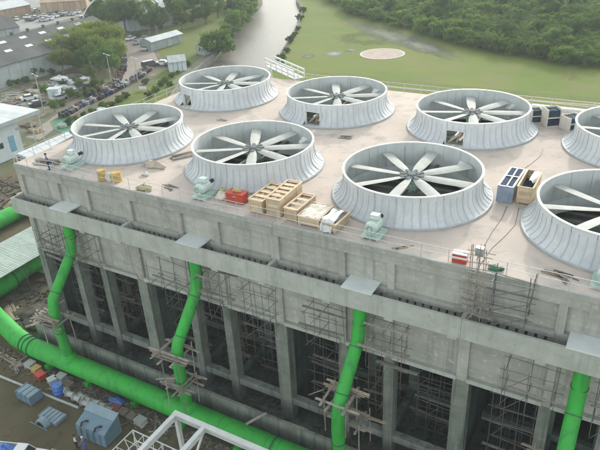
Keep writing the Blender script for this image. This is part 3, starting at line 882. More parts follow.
# far corner
def open_case(x, y, rz, w, l, h, label, cm='teal_dark', m='rim'):
    t = thing('open_case', label, 'crate', (x, y, D), rz, 'open cases at the far deck corner')
    for sx in (-1, 1): MB().box(sx*w/2-.05, sx*w/2+.05, -l/2, l/2, .005, h).build('side_panel', m, t)
    MB().box(-w/2+.05, w/2-.05, l/2-.06, l/2, .1, h).build('back_panel', m, t)
    MB().box(-w/2+.05, w/2-.05, -l/2, l/2-.065, .005, .1).build('bottom_panel', m, t)
    MB().box(-w/2+.05, w/2-.05, -l/2+.05, l/2-.07, h*.48, h*.53).build('shelf', m, t)
    MB().box(-w/2+.12, w/2-.12, -l/2+.15, l/2-.08, .104, h*.4).build('contents', cm, t)
    MB().box(-w/2+.12, w/2-.12, -l/2+.25, l/2-.08, h*.54, h*.9).build('contents', 'teal_dark', t)
    return t
open_case(44.9, 31.6, R(30), 1.1, 1.2, 1.5, 'pale upright case with one dark slot, left of the far corner group', 'teal_dark', 'packing')
open_case(46.6, 31.2, R(35), 1.5, 1.4, 1.9, 'open pale case holding blue bags at the far deck corner', 'teal_blue', 'packing')
open_case(48.7, 30.9, R(48), 1.7, 1.6, 1.4, 'open pale case with dark inside, right of the far corner group', 'teal_dark', 'packing')

# red box, bundle beside it
t = thing('red_tool_box', 'bright red steel tool box with yellow rag on top, left of the crates', 'tool box', (26.3, 2.2, D), R(4))
MB().box(-.85, .85, -.45, .45, .1, .85).build('body', 'red', t)
MB().box(-.88, .88, -.48, .48, .853, .93).build('lid', 'red', t)
MB().box(-.9, -.7, -.4, .4, .004, .1).box(.7, .9, -.4, .4, .004, .1).build('skid', 'dark_red', t)
MB().box(-.15, .15, -.49, -.455, .6, .72).build('latch', 'galv', t)
MB().tube([(-.4, 0, .935), (-.2, .1, 1.05), (.1, -.05, 1.08), (.4, .1, .97)], [.1, .2, .18, .08], 8).build('rag', 'ochre', t, True)
def blob(name, label, cat, c, rad, m, n=10, seed=1, flat=.6, group=None):
    r_ = random.Random(seed); b = MB()
    ph = [r_.uniform(0, 6.3) for _ in range(6)]
    for i_ in range(n+1):
        th = PI*i_/n
        for q in range(2*n):
            a = PI*q/n
            k_ = 1+.16*math.sin(3*a+ph[0])+.14*math.sin(5*a+ph[1]+2*th)+.12*math.sin(4*th+ph[2]+a)+r_.uniform(-.05, .05)
            z = math.cos(th)*flat*k_
            b.v.append((rad[0]*math.sin(th)*math.cos(a)*k_, rad[1]*math.sin(th)*math.sin(a)*k_, max(.004, rad[2]*(.35+z))))
    for i_ in range(n):
        for q in range(2*n):
            q2 = (q+1) % (2*n)
            b.f.append((i_*2*n+q, (i_+1)*2*n+q, (i_+1)*2*n+q2, i_*2*n+q2))
    o = b.build(name, m, None, True); o.location = c
    return tag(o, label, cat, group)
blob('canvas_bundle', 'pale tan canvas bundle between the mint motor and the red box', 'bundle', (24.75, 2.15, D), (.55, .45, .75), 'packing', seed=3)
blob('cloth_heap', 'ochre cloth heap lying on the canvas bundle beside the red box', 'cloth', (24.6, 2.45, D+.62), (.4, .3, .3), 'ochre_net', seed=5)
blob('tarp_heap', 'brown canvas tarp heap by the foot of the corner fan stack', 'tarp', (14.15, 5.3, D), (1.25, .55, .55), 'tarp', seed=8)
# ochre drums and sacks
def drum(x, y, z, label, m, r=.3, h=.88, group=None):
    t = thing('steel_drum', label, 'drum', (x, y, z), 0, group)
    MB().lathe([(0, .01), (r, .01), (r, h*.32), (r+.02, h*.34), (r, h*.36), (r, h*.64), (r+.02, h*.66), (r, h*.68), (r, h), (r-.03, h), (r-.04, h-.03), (0, h-.03)], 20).build('shell', m, t, True)
    MB().lathe([(0, h-.025), (.04, h-.025), (.04, h), (0, h)], 10, c=(.15, .1, 0)).build('bung', 'dark_steel', t)
    return t
drum(11.85, .75, D, 'ochre steel drum behind the front railing, left of two', 'ochre', .42, 1.1, 'ochre drums on the deck')
drum(13.25, 1.15, D, 'wide ochre steel drum behind the front railing, right of two', 'ochre', .5, .95, 'ochre drums on the deck')
blob('white_sack', 'white sack leaning between the two ochre drums', 'sack', (12.5, .95, D), (.35, .3, .8), 'cloth_white', seed=11)
blob('white_bag', 'small white bag at the foot of the corner fan stack', 'bag', (14.9, 3.3, D), (.4, .25, .35), 'cloth_white', seed=12)
blob('netting_heap', 'ochre net heap by the front railing', 'net', (17.0, .75, D), (.75, .45, .5), 'ochre_net', seed=13)
# loose planks and rods
def plank_pile(label, c, rz, n, L, m, w=.18, spread=.8, seed=0, name='plank_pile', z=D, tilt=.12):
    r_ = random.Random(seed)
    t = thing(name, label, 'planks', (c[0], c[1], z), rz)
    for q in range(n):
        a = r_.uniform(-tilt, tilt); yy = r_.uniform(-spread, spread); l = L*r_.uniform(.7, 1.05); zz = .035+(q//3)*.055
        d = Vector((math.cos(a), math.sin(a), 0))*l/2; p = Vector((r_.uniform(-.3, .3), yy, zz))
        MB().bar(p-d, p+d, w, .045).build('plank', m, t)
    return t
plank_pile('pile of weathered planks at the corner of the deck beside the worker', (3.2, 1.6), R(8), 12, 3.0, 'old_timber', .22, .6, 1)
plank_pile('bundle of weathered planks between the corner fan stack and the next', (15.2, 8.6), R(60), 9, 2.6, 'old_timber', .2, .5, 2)
plank_pile('few rusty rods and offcuts on the deck by the front railing', (18.9, 2.1), R(-20), 5, 1.6, 'rust', .09, .35, 3, tilt=.6)
plank_pile('short timber offcuts by the front railing, right of the mid motor', (41.7, .8), R(50), 3, 1.6, 'timber', .1, .2, 4, tilt=.25)
plank_pile('rusty offcuts lying at the foot of the right edge fan stack', (52.6, 1.8), R(-25), 6, 1.8, 'rust', .12, .5, 5, tilt=.5)
plank_pile('small scraps on the deck before the river side back fan stack', (12.3, 19.2), R(5), 4, 1.3, 'old_timber', .16, .3, 6, tilt=.5)
plank_pile('small scraps and hose ends on the deck before the landing pad fan stack', (28.3, 19.6), R(20), 5, 1.5, 'old_timber', .16, .4, 7, tilt=.6)
plank_pile('few rods left on the far deck by the dark open cases', (43.0, 32.2), R(10), 4, 1.4, 'rust', .1, .3, 9, tilt=.5)
blob('rubble_bag', 'dark green hose heap beside the railing scaffold', 'hose', (48.6, .75, D), (.5, .3, .3), 'green_flange', seed=21)
# red and white striped box
t = thing('warning_box', 'small red box with a white stripe by the front railing', 'box', (46.15, .75, D), R(3))
MB().box(-.5, .5, -.3, .3, .01, .33).build('lower_body', 'red', t)
MB().box(-.5, .5, -.3, .3, .333, .5).build('white_stripe', 'rim', t)
MB().box(-.5, .5, -.3, .3, .503, .68).build('upper_body', 'red', t)
MB().box(-.53, .53, -.33, .33, .683, .74).build('lid', 'cloth_white', t)
# hoses / cables on the deck
def cable(label, pts, r, m, name='cable'):
    tag(MB().tube(pts, r, 6).build(name, m, None, True), label, 'cable')
cable('long thin dark cable across the deck from the crate pair', [G(*q, D+.025) for q in [(484, 246), (492, 232), (502, 218), (507, 206)]], .025, 'dark_steel')
cable('thin dark cable from the railing scaffold up to the crate pair', [G(*q, D+.025) for q in [(482, 262), (492, 248), (505, 236), (515, 225), (519, 208)]], .022, 'dark_steel')
cable('dark cable bending across the deck toward the back row', [G(*q, D+.025) for q in [(522, 170), (532, 163), (540, 156), (543, 149)]], .03, 'dark_steel')

# gangway at the back of the deck (white braced rails going down to the river side)
t = thing('access_gangway', 'white steel gangway sloping down from the back of the deck beside the river', 'gangway', (9, 38, D))
at = (9, 38, D)
A0, A1 = Vector((12.3, 37.6, D+.1)), Vector((4.5, 42.5, D+.1))
side = (A1-A0).cross(Vector((0, 0, 1))).normalized()*.8
MB().bar(A0, A1, 1.6, .12).build('walkway', 'galv', t, at=at)
for s_ in (-1, 1):
    for hh in (.55, 1.15): MB().bar(A0+side*s_+Vector((0, 0, hh)), A1+side*s_+Vector((0, 0, hh)), .14, .2).build('hand_rail', 'white_steel', t, at=at)
    for q in range(6):
        p = A0+(A1-A0)*q/5+side*s_
        MB().bar(p, p+Vector((0, 0, 1.2)), .12).build('post', 'white_steel', t, at=at)
for q in (0.08, 1):
    p = A0+(A1-A0)*q
    MB().bar((p.x, p.y, 0), p-Vector((0, 0, .06)), .35).build('leg', 'white_steel', t, at=at)

# ================================================================== SCAFFOLDS
def scaffold(label, x0, x1, y0, y1, z0, z1, nx, nz, seed, planks=2, m='dark_steel', jit=.18, r=.035, diag=True, top=None, group='scaffolds'):
    r_ = random.Random(seed)
    c = ((x0+x1)/2, (y0+y1)/2, z0)
    t = thing('scaffold', label, 'scaffold', c, 0, group)
    J = lambda s=jit: r_.uniform(-s, s)
    for q in range(nx+1):
        x = x0+(x1-x0)*q/nx
        for y in (y0, y1):
            MB().tube([(x+J(), y+J(.08), z0), (x+J(), y+J(.08), z1+r_.uniform(0, .9))], r, 6).build('pole', m, t, at=c)
    for k_ in range(1, nz+1):
        z = z0+(z1-z0)*k_/nz-.15
        for y in (y0, y1):
            MB().tube([(x0-.4+J(), y, z+J()), (x1+.4+J(), y, z+J())], r, 6).build('ledger', m, t, at=c)
        for q in range(nx+1):
            x = x0+(x1-x0)*q/nx
            if r_.random() < .75: MB().tube([(x, y0-.3, z+J(.1)), (x, y1+.3, z+J(.1))], r, 6).build('transom', m, t, at=c)
        if diag:
            q = r_.randrange(nx)
            xa, xb = x0+(x1-x0)*q/nx, x0+(x1-x0)*(q+1)/nx
            zz = z-(z1-z0)/nz
            MB().tube([(xa, y0-.05, zz), (xb, y0-.05, z)], r*.9, 6).build('brace', m, t, at=c)
    for q in range(planks):
        z = z0+(z1-z0)*(1+q % nz)/nz-.06
        y = y0+(y1-y0)*r_.random()
        MB().bar((x0-.5+J(.4), y, z+J(.1)), (x1+.5+J(.4), y+J(.3), z+J(.1)), .24, .05).build('plank', 'old_timber', t, at=c)
    return t
# hanging lattices beside the risers under the flume
scaffold('dark tube lattice round the riser at the tower corner', 3.6, 6.6, -2.1, -.6, 11.2, 15.6, 3, 4, 1, 3, 'dark_steel', .18, .026)
scaffold('thin tube lattice right of the corner riser', 8.0, 10.4, -2.0, -.6, 11.0, 15.8, 2, 3, 2, 1, 'dark_steel', .18, .024)
scaffold('box lattice left of the second riser below the flume', 18.6, 21.8, -2.2, -.6, 11.8, 15.4, 2, 2, 3, 1, 'dark_steel', .18, .026)
scaffold('lattice and plank platform right of the second riser', 24.2, 26.6, -2.2, -.6, 11.8, 15.8, 2, 2, 4, 4, 'dark_steel', .18, .024)
scaffold('thin tube lattice hanging by the second cell column', 28.6, 31.2, -1.6, -.5, 10.6, 15.6, 2, 4, 5, 0, 'dark_steel', .18, .024)
scaffold('box lattice left of the mid facade riser below the flume', 34.9, 37.6, -2.0, -.6, 12.2, 15.6, 2, 2, 6, 2, 'dark_steel', .18, .026)
scaffold('lattice right of the mid facade riser below the flume', 40.3, 43.0, -2.0, -.6, 12.0, 15.7, 2, 2, 7, 3, 'dark_steel', .18, .024)
scaffold('thin tube lattice left of the bottom right riser', 50.6, 53.8, -1.9, -.6, 12.0, 15.7, 2, 2, 8, 1, 'dark_steel', .18, .024)
scaffold('thin tube lattice right of the bottom right riser', 56.4, 58.8, -1.9, -.6, 12.0, 15.7, 2, 2, 9, 1, 'dark_steel', .18, .024)
# rising above the deck edge
scaffold('tall pale pole scaffold rising above the deck railing', 47.3, 48.25, -1.05, -.25, 18.0, 23.4, 2, 6, 10, 2, 'old_timber', .14, .03)
t = scaffold('low braced scaffold against the upper wall right of the tall one', 48.9, 51.3, -1.0, -.2, 18.3, 21.9, 1, 3, 11, 1, 'dark_steel', .12, .032)
MB().box(-.26, .26, -.2, .2, 5.2, 5.8).build('hoist_box', 'galv', [o for o in col.objects if o.name.startswith('scaffold') and o.get('label', '').startswith('tall pale')][0])
# inside the air inlets
insc = [(1.6, 5.0, 'first bay'), (5.9, 8.6, 'bay behind the corner riser'), (10.4, 14.2, 'third bay'), (16.4, 20.6, 'bay left of the second riser'),
        (22.4, 24.6, 'bay behind the second riser'), (26.4, 30.0, 'bay left of the second cell wall'), (33.0, 36.4, 'bay left of the mid facade riser'), (38.2, 40.6, 'bay behind the mid facade riser'), (42.6, 45.8, 'bay left of the widest column'), (49.5, 52.4, 'bay right of the widest column')]
for q, (a, c, nm) in enumerate(insc):
    scaffold('dim pole scaffold inside the air inlet, '+nm, a, c, 2.2+(q % 3)*.7, 4.6+(q % 2), .36, 9.2+(q % 4)*.5, 3, 6, 30+q, 4, ('dark_steel', 'rust', 'dark_steel')[q % 3], .3, .036)
# timber platforms lashed round the risers
def platform(label, x, y, z, seed, n=9, L=3.4, dirx=True):
    r_ = random.Random(seed); c = (x, y, z-1.2)
    t = thing('timber_platform', label, 'platform', c, 0, 'timber platforms round the risers')
    for q in range(n):
        k_ = q % 3
        off = r_.choice((-1, 1))*r_.uniform(.72, 1.0)
        zz = z+r_.uniform(-.3, .4)+.06*q
        l = L*r_.uniform(.6, 1.0)/2; s_ = r_.uniform(-.5, .5); tl = r_.uniform(-.35, .35)
        if k_ != 1: p0, p1 = (x-l+s_, y+off+tl, zz-tl*.8), (x+l+s_, y+off-tl, zz+tl*.8)
        else: p0, p1 = (x+off, y-l+s_, zz), (x+off+tl, y+l+s_, zz+tl)
        MB().bar(p0, p1, .2, .06).build('plank', ('old_timber', 'old_timber', 'timber')[q % 3], t, at=c)
    for sx in (-1, 1):
        for sy in (-1, 1):
            MB().tube([(x+sx*.95+r_.uniform(-.1, .1), y+sy*1.0, z-2.6), (x+sx*.95, y+sy*1.0+r_.uniform(-.1, .1), z+1.0)], .05, 6).build('pole', 'old_timber', t, at=c)
    return t
platform('plank platform round the foot of the corner riser', FX[0], -5.0, 7.4, 41, 11, 3.4)
platform('upper pale plank platform round the second riser', FX[1]-.3, -4.7, 8.6, 42, 13, 4.4)
platform('lower plank platform round the foot of the second riser', FX[1], -5.0, 5.4, 43, 11, 3.8)
platform('narrow plank platform at the bend of the mid facade riser', FX[2], -4.4, 9.8, 44, 11, 4.0)
platform('plank platform right of the mid facade riser under the lintel', FX[2]+.6, -3.4, 7.0, 45, 11, 4.0)
platform('plank platform behind the bottom right riser', FX[3]-1.0, -3.0, 9.0, 46, 5, 3.0)
# single loose planks leaning between wall and pipe
def lean(label, p, q, w=.24, m='old_timber'):
    p = Vector(p)
    tag(MB().bar(Vector((0, 0, 0)), Vector(q)-p, w, .06).build('leaning_plank', m), label, 'plank').location = p
lean('pale plank bridging the basin wall and header pipe in mid facade', (29.5, -4.3, 2.72), (30.6, -2.55, 3.02), .26)
lean('long pale plank leaning on the mid facade column', (35.6, -3.0, 7.8), (37.6, -4.4, 10.3), .26, 'timber')
lean('pale plank slanting from the second riser platform over the pipe', (18.4, -3.6, 3.0), (22.0, -4.1, 5.0), .2)
lean('long grey board fixed level under the lintel right of the mid facade riser', (40.4, -.35, 11.2), (43.9, -.35, 11.15), .3)
lean('plank lying on top of the basin wall near mid facade', (32.6, -2.64, 2.96), (34.9, -2.6, 2.96), .24)
lean('long pale tube leaning at the tower corner beside the rubble', (-4.2, -1.6, .3), (1.5, -1.9, 3.6), .28, 'timber')

# ================================================================== SIDE YARD (river side of the tower)
t = thing('shed_roof', 'pale green corrugated metal shed roof beside the tower corner', 'shed', (-14, 6, 0))
at = (-14, 6, 0)
zr = 4.0
for q in range(13):
    y = -2.0+q*1.35
    b = MB(); n = 18; x0, x1 = -17.6, -10.7
    yy0, yy1 = y, y+1.36
    for k_ in range(n+1):
        f_ = k_/n
        for x in (x0, x1):
            b.v.append((x, yy0+(yy1-yy0)*f_, zr+.5*(x1-x)/(x1-x0)+.035*math.sin(f_*2*PI*5)+(q % 2)*.012))
    for k_ in range(n): b.f.append((2*k_, 2*k_+2, 2*k_+3, 2*k_+1))
    b.build('roof_sheet', 'corrugated', t, True, at=at)
for x in (-17.4, -14.2, -10.9):
    for y in (-1.5, 4.5, 10.5, 15):
        MB().bar((x, y, 0), (x, y, zr+.45*( -10.7-x)/6.9-.12), .14).build('post', 'dark_steel', t, at=at)
for x in (-17.4, -14.2, -10.9): MB().bar((x, -1.8, zr+.5*(-10.7-x)/6.9-.12), (x, 15.3, zr+.5*(-10.7-x)/6.9-.12), .1, .14).build('purlin', 'dark_steel', t, at=at)
MB().box(-17.5, -17.4, -1.8, 15.2, .05, 3.9).build('back_wall', 'wall_grey', t, at=at)
tag(blob('sand_heap', 'brown sand heap beyond the shed at the tower side', 'sand heap', (-30, 22.5, 0), (6, 4, 1.9), 'sand', 16, 51))
blob('sand_heap', 'tan sand heap with planks at the left of the tower wall', 'sand heap', (-22, 22, 0), (5.5, 4.5, 2.4), 'sand', 16, 52)
blob('rubble_heap', 'grey rubble heap between shed and header pipe', 'rubble', (-4.6, 1.2, 0), (3.4, 2.4, .55), 'rubble', 14, 53)
plank_pile('pale planks scattered on the sand heap left of the tower', (-21, 20, ), R(35), 12, 4.5, 'timber', .28, 2.6, 54, z=2.3, tilt=.9)
plank_pile('pale planks stacked between shed and header pipe', (-8.6, -.2), R(-18), 10, 4.2, 'timber', .3, .8, 55, z=.05, tilt=.3)
plank_pile('weathered planks scattered by the header bend', (-3.0, .4), R(20), 9, 4.0, 'old_timber', .25, 1.6, 56, z=.9, tilt=.9)
# long white panelled canopy beside the deck
t = thing('white_canopy', 'long white sheet canopy roof just outside the deck railing', 'canopy', (-6, 9, 0))
at = (-6, 9, 0)
pa, pb, pc_, pd_ = G(17, 154, 18), G(68, 132, 18), G(73, 136, 18), G(30, 160, 18)
for q in range(6):
    f0, f1 = q/6+.004, (q+1)/6-.004
    b = MB()
    p0, p1, p2, p3 = pa.lerp(pb, f0), pa.lerp(pb, f1), pd_.lerp(pc_, f1), pd_.lerp(pc_, f0)
    up = Vector((0, 0, .08))
    b.add([p0, p1, p2, p3, p0+up, p1+up, p2+up, p3+up], [(0, 1, 2, 3), (7, 6, 5, 4), (0, 4, 5, 1), (1, 5, 6, 2), (2, 6, 7, 3), (3, 7, 4, 0)])
    b.build('roof_sheet', 'roof_white', t, at=at)
for p in (pa, pb, pc_, pd_): MB().bar((p.x, p.y, 0), (p.x, p.y, 17.95), .25).build('post', 'galv', t, at=at)
for p, q in ((pa, pb), (pd_, pc_), (pa, pd_), (pb, pc_)): MB().bar(p-Vector((0, 0, .12)), q-Vector((0, 0, .12)), .12, .2).build('edge_beam', 'galv', t, at=at)
# white gate house at the picture's left edge
wc = G(25, 153, 0)                               # foot of its right wall end, on the ground
wz = 4.0
for _ in range(60):                              # its height: where that corner meets the eave in the picture
    v = Vector((wc.x, wc.y, wz))-CAM
    if 225-FPX*v.dot(_u)/v.dot(_d) < 118: break
    wz += .15
wx1, wyb = wc.x, wc.y
rc = G(39.5, 109.5, wz+.4); rc.x = max(rc.x, wx1+.5)
wx0, wy0, wy1 = wx1-16, wyb-14, wyb
t = thing('white_building', 'white flat roofed building with blue door at the left picture edge', 'building', (wx1-8, wyb-6, 0))
at = (wx1-8, wyb-6, 0)
MB().box(wx0, wx1, wy0, wy1, 0, wz).build('wall', 'wall_white', t, at=at)
for q in range(6):
    ya, yb2 = wy0-.4+(rc.y-wy0+.4)*q/6, wy0-.4+(rc.y-wy0+.4)*(q+1)/6-.03
    MB().box(wx0-.4, rc.x, ya, yb2, wz+.003, wz+.4).build('roof_sheet', 'roof_white', t, at=at)
MB().box(rc.x+.003, rc.x+.07, wy0-.4, rc.y, wz-.3, wz+.42).build('fascia', 'wall_grey', t, at=at)
def on_wall(px, py):
    v = ray(px, py); return CAM+v*((wx1-CAM.x)/v.x)
p, q2 = on_wall(7.5, 137), on_wall(12.5, 152)
MB().box(wx1+.003, wx1+.06, p.y, p.y+1.3, q2.z, p.z).build('door', 'door_blue', t, at=at)
p, q2 = on_wall(-1, 144), on_wall(4, 148)
MB().box(wx1+.003, wx1+.06, p.y, q2.y, q2.z, p.z).build('window', 'glass', t, at=at)
p = on_wall(15, 128)
MB().box(wx1+.003, wx1+.06, p.y, p.y+1.0, p.z-.6, p.z).build('vent_grille', 'wall_grey', t, at=at)
for y in (wyb+.5*(rc.y-wyb), rc.y-.3): MB().bar((rc.x-.4, y, 0), (rc.x-.4, y, wz), .2).build('canopy_post', 'galv', t, at=at)

# ================================================================== FRONT YARD
def steel_box(name, label, x, y, rz, w, l, h, m, top='blue_steel_light', ribs=3):
    t = thing(name, label, 'steel form', (x, y, 0), rz)
    MB().box(-w/2, w/2, -l/2, l/2, .12, h).build('body', m, t)
    for q in range(ribs+1):
        xx = -w/2+w*q/ribs
        MB().box(xx-.06, xx+.06, -l/2-.06, l/2+.06, .1, h+.06).build('rib', m, t)
    for q in range(ribs):
        xx = -w/2+w*(q+.5)/ribs; hw = w/ribs/2-.1
        MB().box(xx-hw, xx+hw, -l/2+.08, l/2-.08, h+.003, h+.03).build('top_plate', top, t)
    MB().box(-w/2, w/2, -l/2+.1, -l/2+.25, .01, .12).box(-w/2, w/2, l/2-.25, l/2-.1, .01, .12).build('skid', 'dark_steel', t)
    return t
steel_box('steel_skip', 'blue steel ribbed skip lying beside the long grey pole', 5.9, -9.4, R(-2), 2.1, 1.4, 1.1, 'blue_steel')
t = thing('formwork_panel', 'flat blue grey steel form panel with arched bracket on the dirt', 'steel form', (10.2, -10.2, 0), R(0))
MB().box(-1.3, 1.2, -.7, .7, .03, .35).build('panel', 'blue_steel_light', t)
for q in range(6): MB().box(-1.3+q*.5-.03, -1.3+q*.5+.03, -.72, .72, .352, .40).build('stiffener', 'blue_steel', t)
b = MB()
for q in range(9):
    a = PI*q/8
    b.v += [(.55*math.cos(a)-.2, -.75-.0, .05+.5*math.sin(a)), (.75*math.cos(a)-.2, -.75, .05+.68*math.sin(a)), (.75*math.cos(a)-.2, -1.4, .05+.68*math.sin(a)), (.55*math.cos(a)-.2, -1.4, .05+.5*math.sin(a))]
for q in range(8):
    for k_ in range(4): b.f.append((q*4+k_, q*4+(k_+1) % 4, q*4+4+(k_+1) % 4, q*4+4+k_))
b.f += [(0, 1, 2, 3), (35, 34, 33, 32)]
b.build('arched_bracket', 'blue_steel_light', t)
MB().bar((-1.6, -1.5, .08), (.9, -1.5, .08), .1).build('bracket_rail', 'blue_steel', t)
t = thing('steel_hopper', 'largest blue grey steel hopper with sloped pale top beside two workers', 'hopper', (16.0, -9.6, 0), R(2))
b = MB(); b.add([(-1.8, -1.1, .1), (1.8, -1.1, .1), (1.8, 1.1, .1), (-1.8, 1.1, .1), (-1.8, -1.0, 1.5), (1.8, -1.0, 1.5), (1.8, 1.1, 2.3), (-1.8, 1.1, 2.3)],
      [(0, 3, 2, 1), (4, 5, 6, 7), (0, 1, 5, 4), (1, 2, 6, 5), (2, 3, 7, 6), (3, 0, 4, 7)])
b.build('body', 'blue_steel', t)
b = MB(); b.add([(-1.86, .35, 2.06), (1.86, .35, 2.06), (1.86, 1.16, 2.38), (-1.86, 1.16, 2.38), (-1.86, .35, 2.12), (1.86, .35, 2.12), (1.86, 1.16, 2.44), (-1.86, 1.16, 2.44)],
      [(0, 3, 2, 1), (4, 5, 6, 7), (0, 1, 5, 4), (1, 2, 6, 5), (2, 3, 7, 6), (3, 0, 4, 7)])
b.build('top_flap', 'blue_steel_light', t)
for x in (-1.2, -.4, .4, 1.2): MB().box(x-.05, x+.05, -1.18, -1.105, .1, 1.45).build('rib', 'blue_steel', t)
for x in (-.9, .8): MB().tube([(x-.2, -1.02, 1.5), (x-.15, -.85, 1.85), (x+.15, -.6, 1.95), (x+.2, -.4, 1.78)], .09, 8).build('lifting_eye', 'black', t)
MB().box(-1.7, -1.4, -1, 1, .005, .1).box(1.4, 1.7, -1, 1, .005, .1).build('skid', 'dark_steel', t)
tag(MB().tube([(0, 0, .14), (11.6, .55, .14)], .14, 12).build('long_pole', 'pipe_grey', None, True), 'long pale grey pipe lying across the yard behind the blue skip', 'pipe').location = (.0, -8.7, 0)
# row of pipe fittings along the header
r_ = random.Random(3)
fit = MB()
FIT = MB().lathe([(0, 0), (.38, 0), (.38, .12), (.30, .13), (.30, .75), (.38, .76), (.38, .9), (0, .9)], 16).mesh('body', 'pipe_grey', True)
fit_px = [(62, 391), (68, 396), (75, 400), (83, 405), (90, 409), (80, 398), (86, 401), (93, 405), (100, 407), (107, 411)]
for q, pxy in enumerate(fit_px):
    g = G(*pxy)
    t = thing('pipe_fitting', ('pale flanged pipe fitting in the near row beside the header pipe' if q < 5 else 'pale flanged pipe fitting in the row against the header pipe'), 'fitting', (g.x, g.y, .39), 0,
              'near row of fittings' if q < 5 else 'far row of fittings')
    o = inst('body', FIT, t); o.rotation_euler = (R(90), 0, R(95+r_.uniform(-12, 12)))
    o = inst('flange', FIT, t); o.scale = (1.12, 1.12, .12); o.rotation_euler = (R(90), 0, R(95))
for pxy, m, lab in [((116, 412), 'dark_red', 'dark red steel block in the row of fittings'), ((124, 416), 'rust', 'rusty brown steel block after the red one'), ((132, 420), 'rust', 'rusty steel block next to the last of the row'), ((141, 424), 'pipe_grey', 'pale grey block ending the row of fittings'),
                    ((41, 378), 'red', 'orange red box lying near the header pipe'), ((37, 372), 'ochre', 'yellow box lying near the header pipe'), ((31, 367), 'pipe_grey', 'small pale block beside the yellow box'), ((53, 383), 'roof_white', 'white box beside the blue drum'), ((62, 380), 'kerb', 'grey block under the header pipe'), ((69, 388), 'rust', 'brown block behind the blue drum')]:
    g = G(*pxy)
    t = thing('steel_block', lab, 'block', (g.x, g.y, 0), R(r_.uniform(-30, 10)))
    w = r_.uniform(.75, 1.05)
    MB().box(-w/2, w/2, -.4, .4, .02, .6).build('body', m, t)
    MB().box(-w/2-.06, w/2+.06, -.46, .46, .603, .67).build('lid', m, t)
    MB().box(-w/2-.05, -w/2+.1, -.45, .45, .004, .2).box(w/2-.1, w/2+.05, -.45, .45, .004, .2).build('foot', m, t)
g = G(57, 396)
drum(g.x, g.y+.3, 0, 'bright blue plastic drum behind the long grey pole', 'blue_drum', .55, 1.3)
blob('blue_tarp_heap', 'dark blue tarp heap tucked under the header pipe', 'tarp', (G(118, 402).x, G(118, 402).y, 0), (1.0, .5, .4), 'blue_drum', seed=61)
for q in range(8):
    lx = -3+q*3.4
    plank_pile('rusty scrap rods and offcuts under the header pipe, heap %s' % ('at its bend', 'second from the bend', 'by the yellow box', 'behind the blue drum', 'behind the fittings', 'by the red block', 'near the last block', 'beside the white frame')[q],
               (lx, -6.4-.25*(q % 2)), R(r_.uniform(-25, 25)), 9, 2.4, ('rust', 'old_timber')[q % 2], .1, .7, 70+q, name='scrap_heap', z=.02, tilt=1.2)
plank_pile('pale planks lying before the bend of the header pipe', (-1.6, -6.0), R(-6), 6, 4.6, 'timber', .26, .5, 90, z=.03, tilt=.1)
def rubble(name, label, n, region, m, smin, smax, seed):
    r2 = random.Random(seed); b = MB()
    for q in range(n):
        x, y = region(r2); w = r2.uniform(smin, smax); a = r2.uniform(0, PI)
        d = Vector((math.cos(a), math.sin(a), r2.uniform(-.1, .2)))*w*r2.uniform(.5, 2.2)
        p = Vector((x, y, w*.35))
        b.bar(p-d, p+d, w, w*r2.uniform(.4, 1))
    tag(b.build(name, m), label, 'rubble', None, 'stuff')
rubble('rubble', 'loose grey rubble strewn under the header pipe', 900, lambda r2: (r2.uniform(-6, 34), -5.3-abs(r2.gauss(0, .9))), 'rubble', .06, .2, 1)
rubble('rubble', 'rusty scrap bits strewn along the header pipe', 500, lambda r2: (r2.uniform(-6, 34), -5.3-abs(r2.gauss(0, .8))), 'rust', .06, .2, 2)
rubble('rubble', 'rubble and formwork scraps on the dry basin floor', 1200, lambda r2: (r2.uniform(.8, 62), r2.uniform(-2.2, 6)), 'rubble', .08, .28, 6)
for o_ in [o for o in col.objects if o.get('label', '').startswith('rubble and formwork')]: o_.location.z = .36
rubble('rubble', 'rubble between basin wall and header pipe', 500, lambda r2: (r2.uniform(-2, 60), r2.uniform(-3.5, -2.9)), 'rust', .06, .25, 3)
rubble('rubble', 'rubble and timber bits round the tower corner', 700, lambda r2: (r2.uniform(-12, -.6), r2.uniform(-1.5, 14)), 'rubble', .08, .3, 4)
rubble('rubble', 'site rubble in the side yard by the sand heaps', 900, lambda r2: (r2.uniform(-46, -12), r2.uniform(17, 38)), 'rubble', .1, .45, 5)
# white steel frame in the foreground
zf = 9.0
t = thing('white_gantry', 'white painted steel gantry of heavy beams in the foreground', 'steel frame', (32, -13, 0))
at = (32, -13, 0)
def hbeam(p, q, w=.42, h=.5):
    p = Vector(p); q = Vector(q); u = Vector((0, 0, h/2-.04))
    b = MB().bar(p+u, q+u, w, .07).bar(p-u, q-u, w, .07).bar(p, q, .08, h-.15)
    return b
hbeam((27.7, -10.8, zf), (46, -10.8, zf)).build('beam', 'white_steel', t, at=at)
for x in (27.92, 30.78, 36.5, 42.0): hbeam((x, -11.02, zf+.004), (x, -20, zf+.004), .36).build('beam', 'white_steel', t, at=at)
for x in (27.92, 36.5, 45.0):
    for y in (-10.8, -19.5): MB().box(x-.16, x+.16, y-.16, y+.16, 0, zf-.26).build('column', 'white_steel', t, at=at)
hbeam((27.92, -10.8, 4.5), (46, -10.8, 4.5), .3, .36).build('lower_beam', 'white_steel', t, at=at)
MB().bar((27.92, -10.8, 4.8), (36.4, -10.8, zf-.3), .14).build('brace', 'white_steel', t, at=at)
MB().bar((30.78, -11.1, zf-.3), (30.78, -15, 4.8), .14).build('brace', 'white_steel', t, at=at)
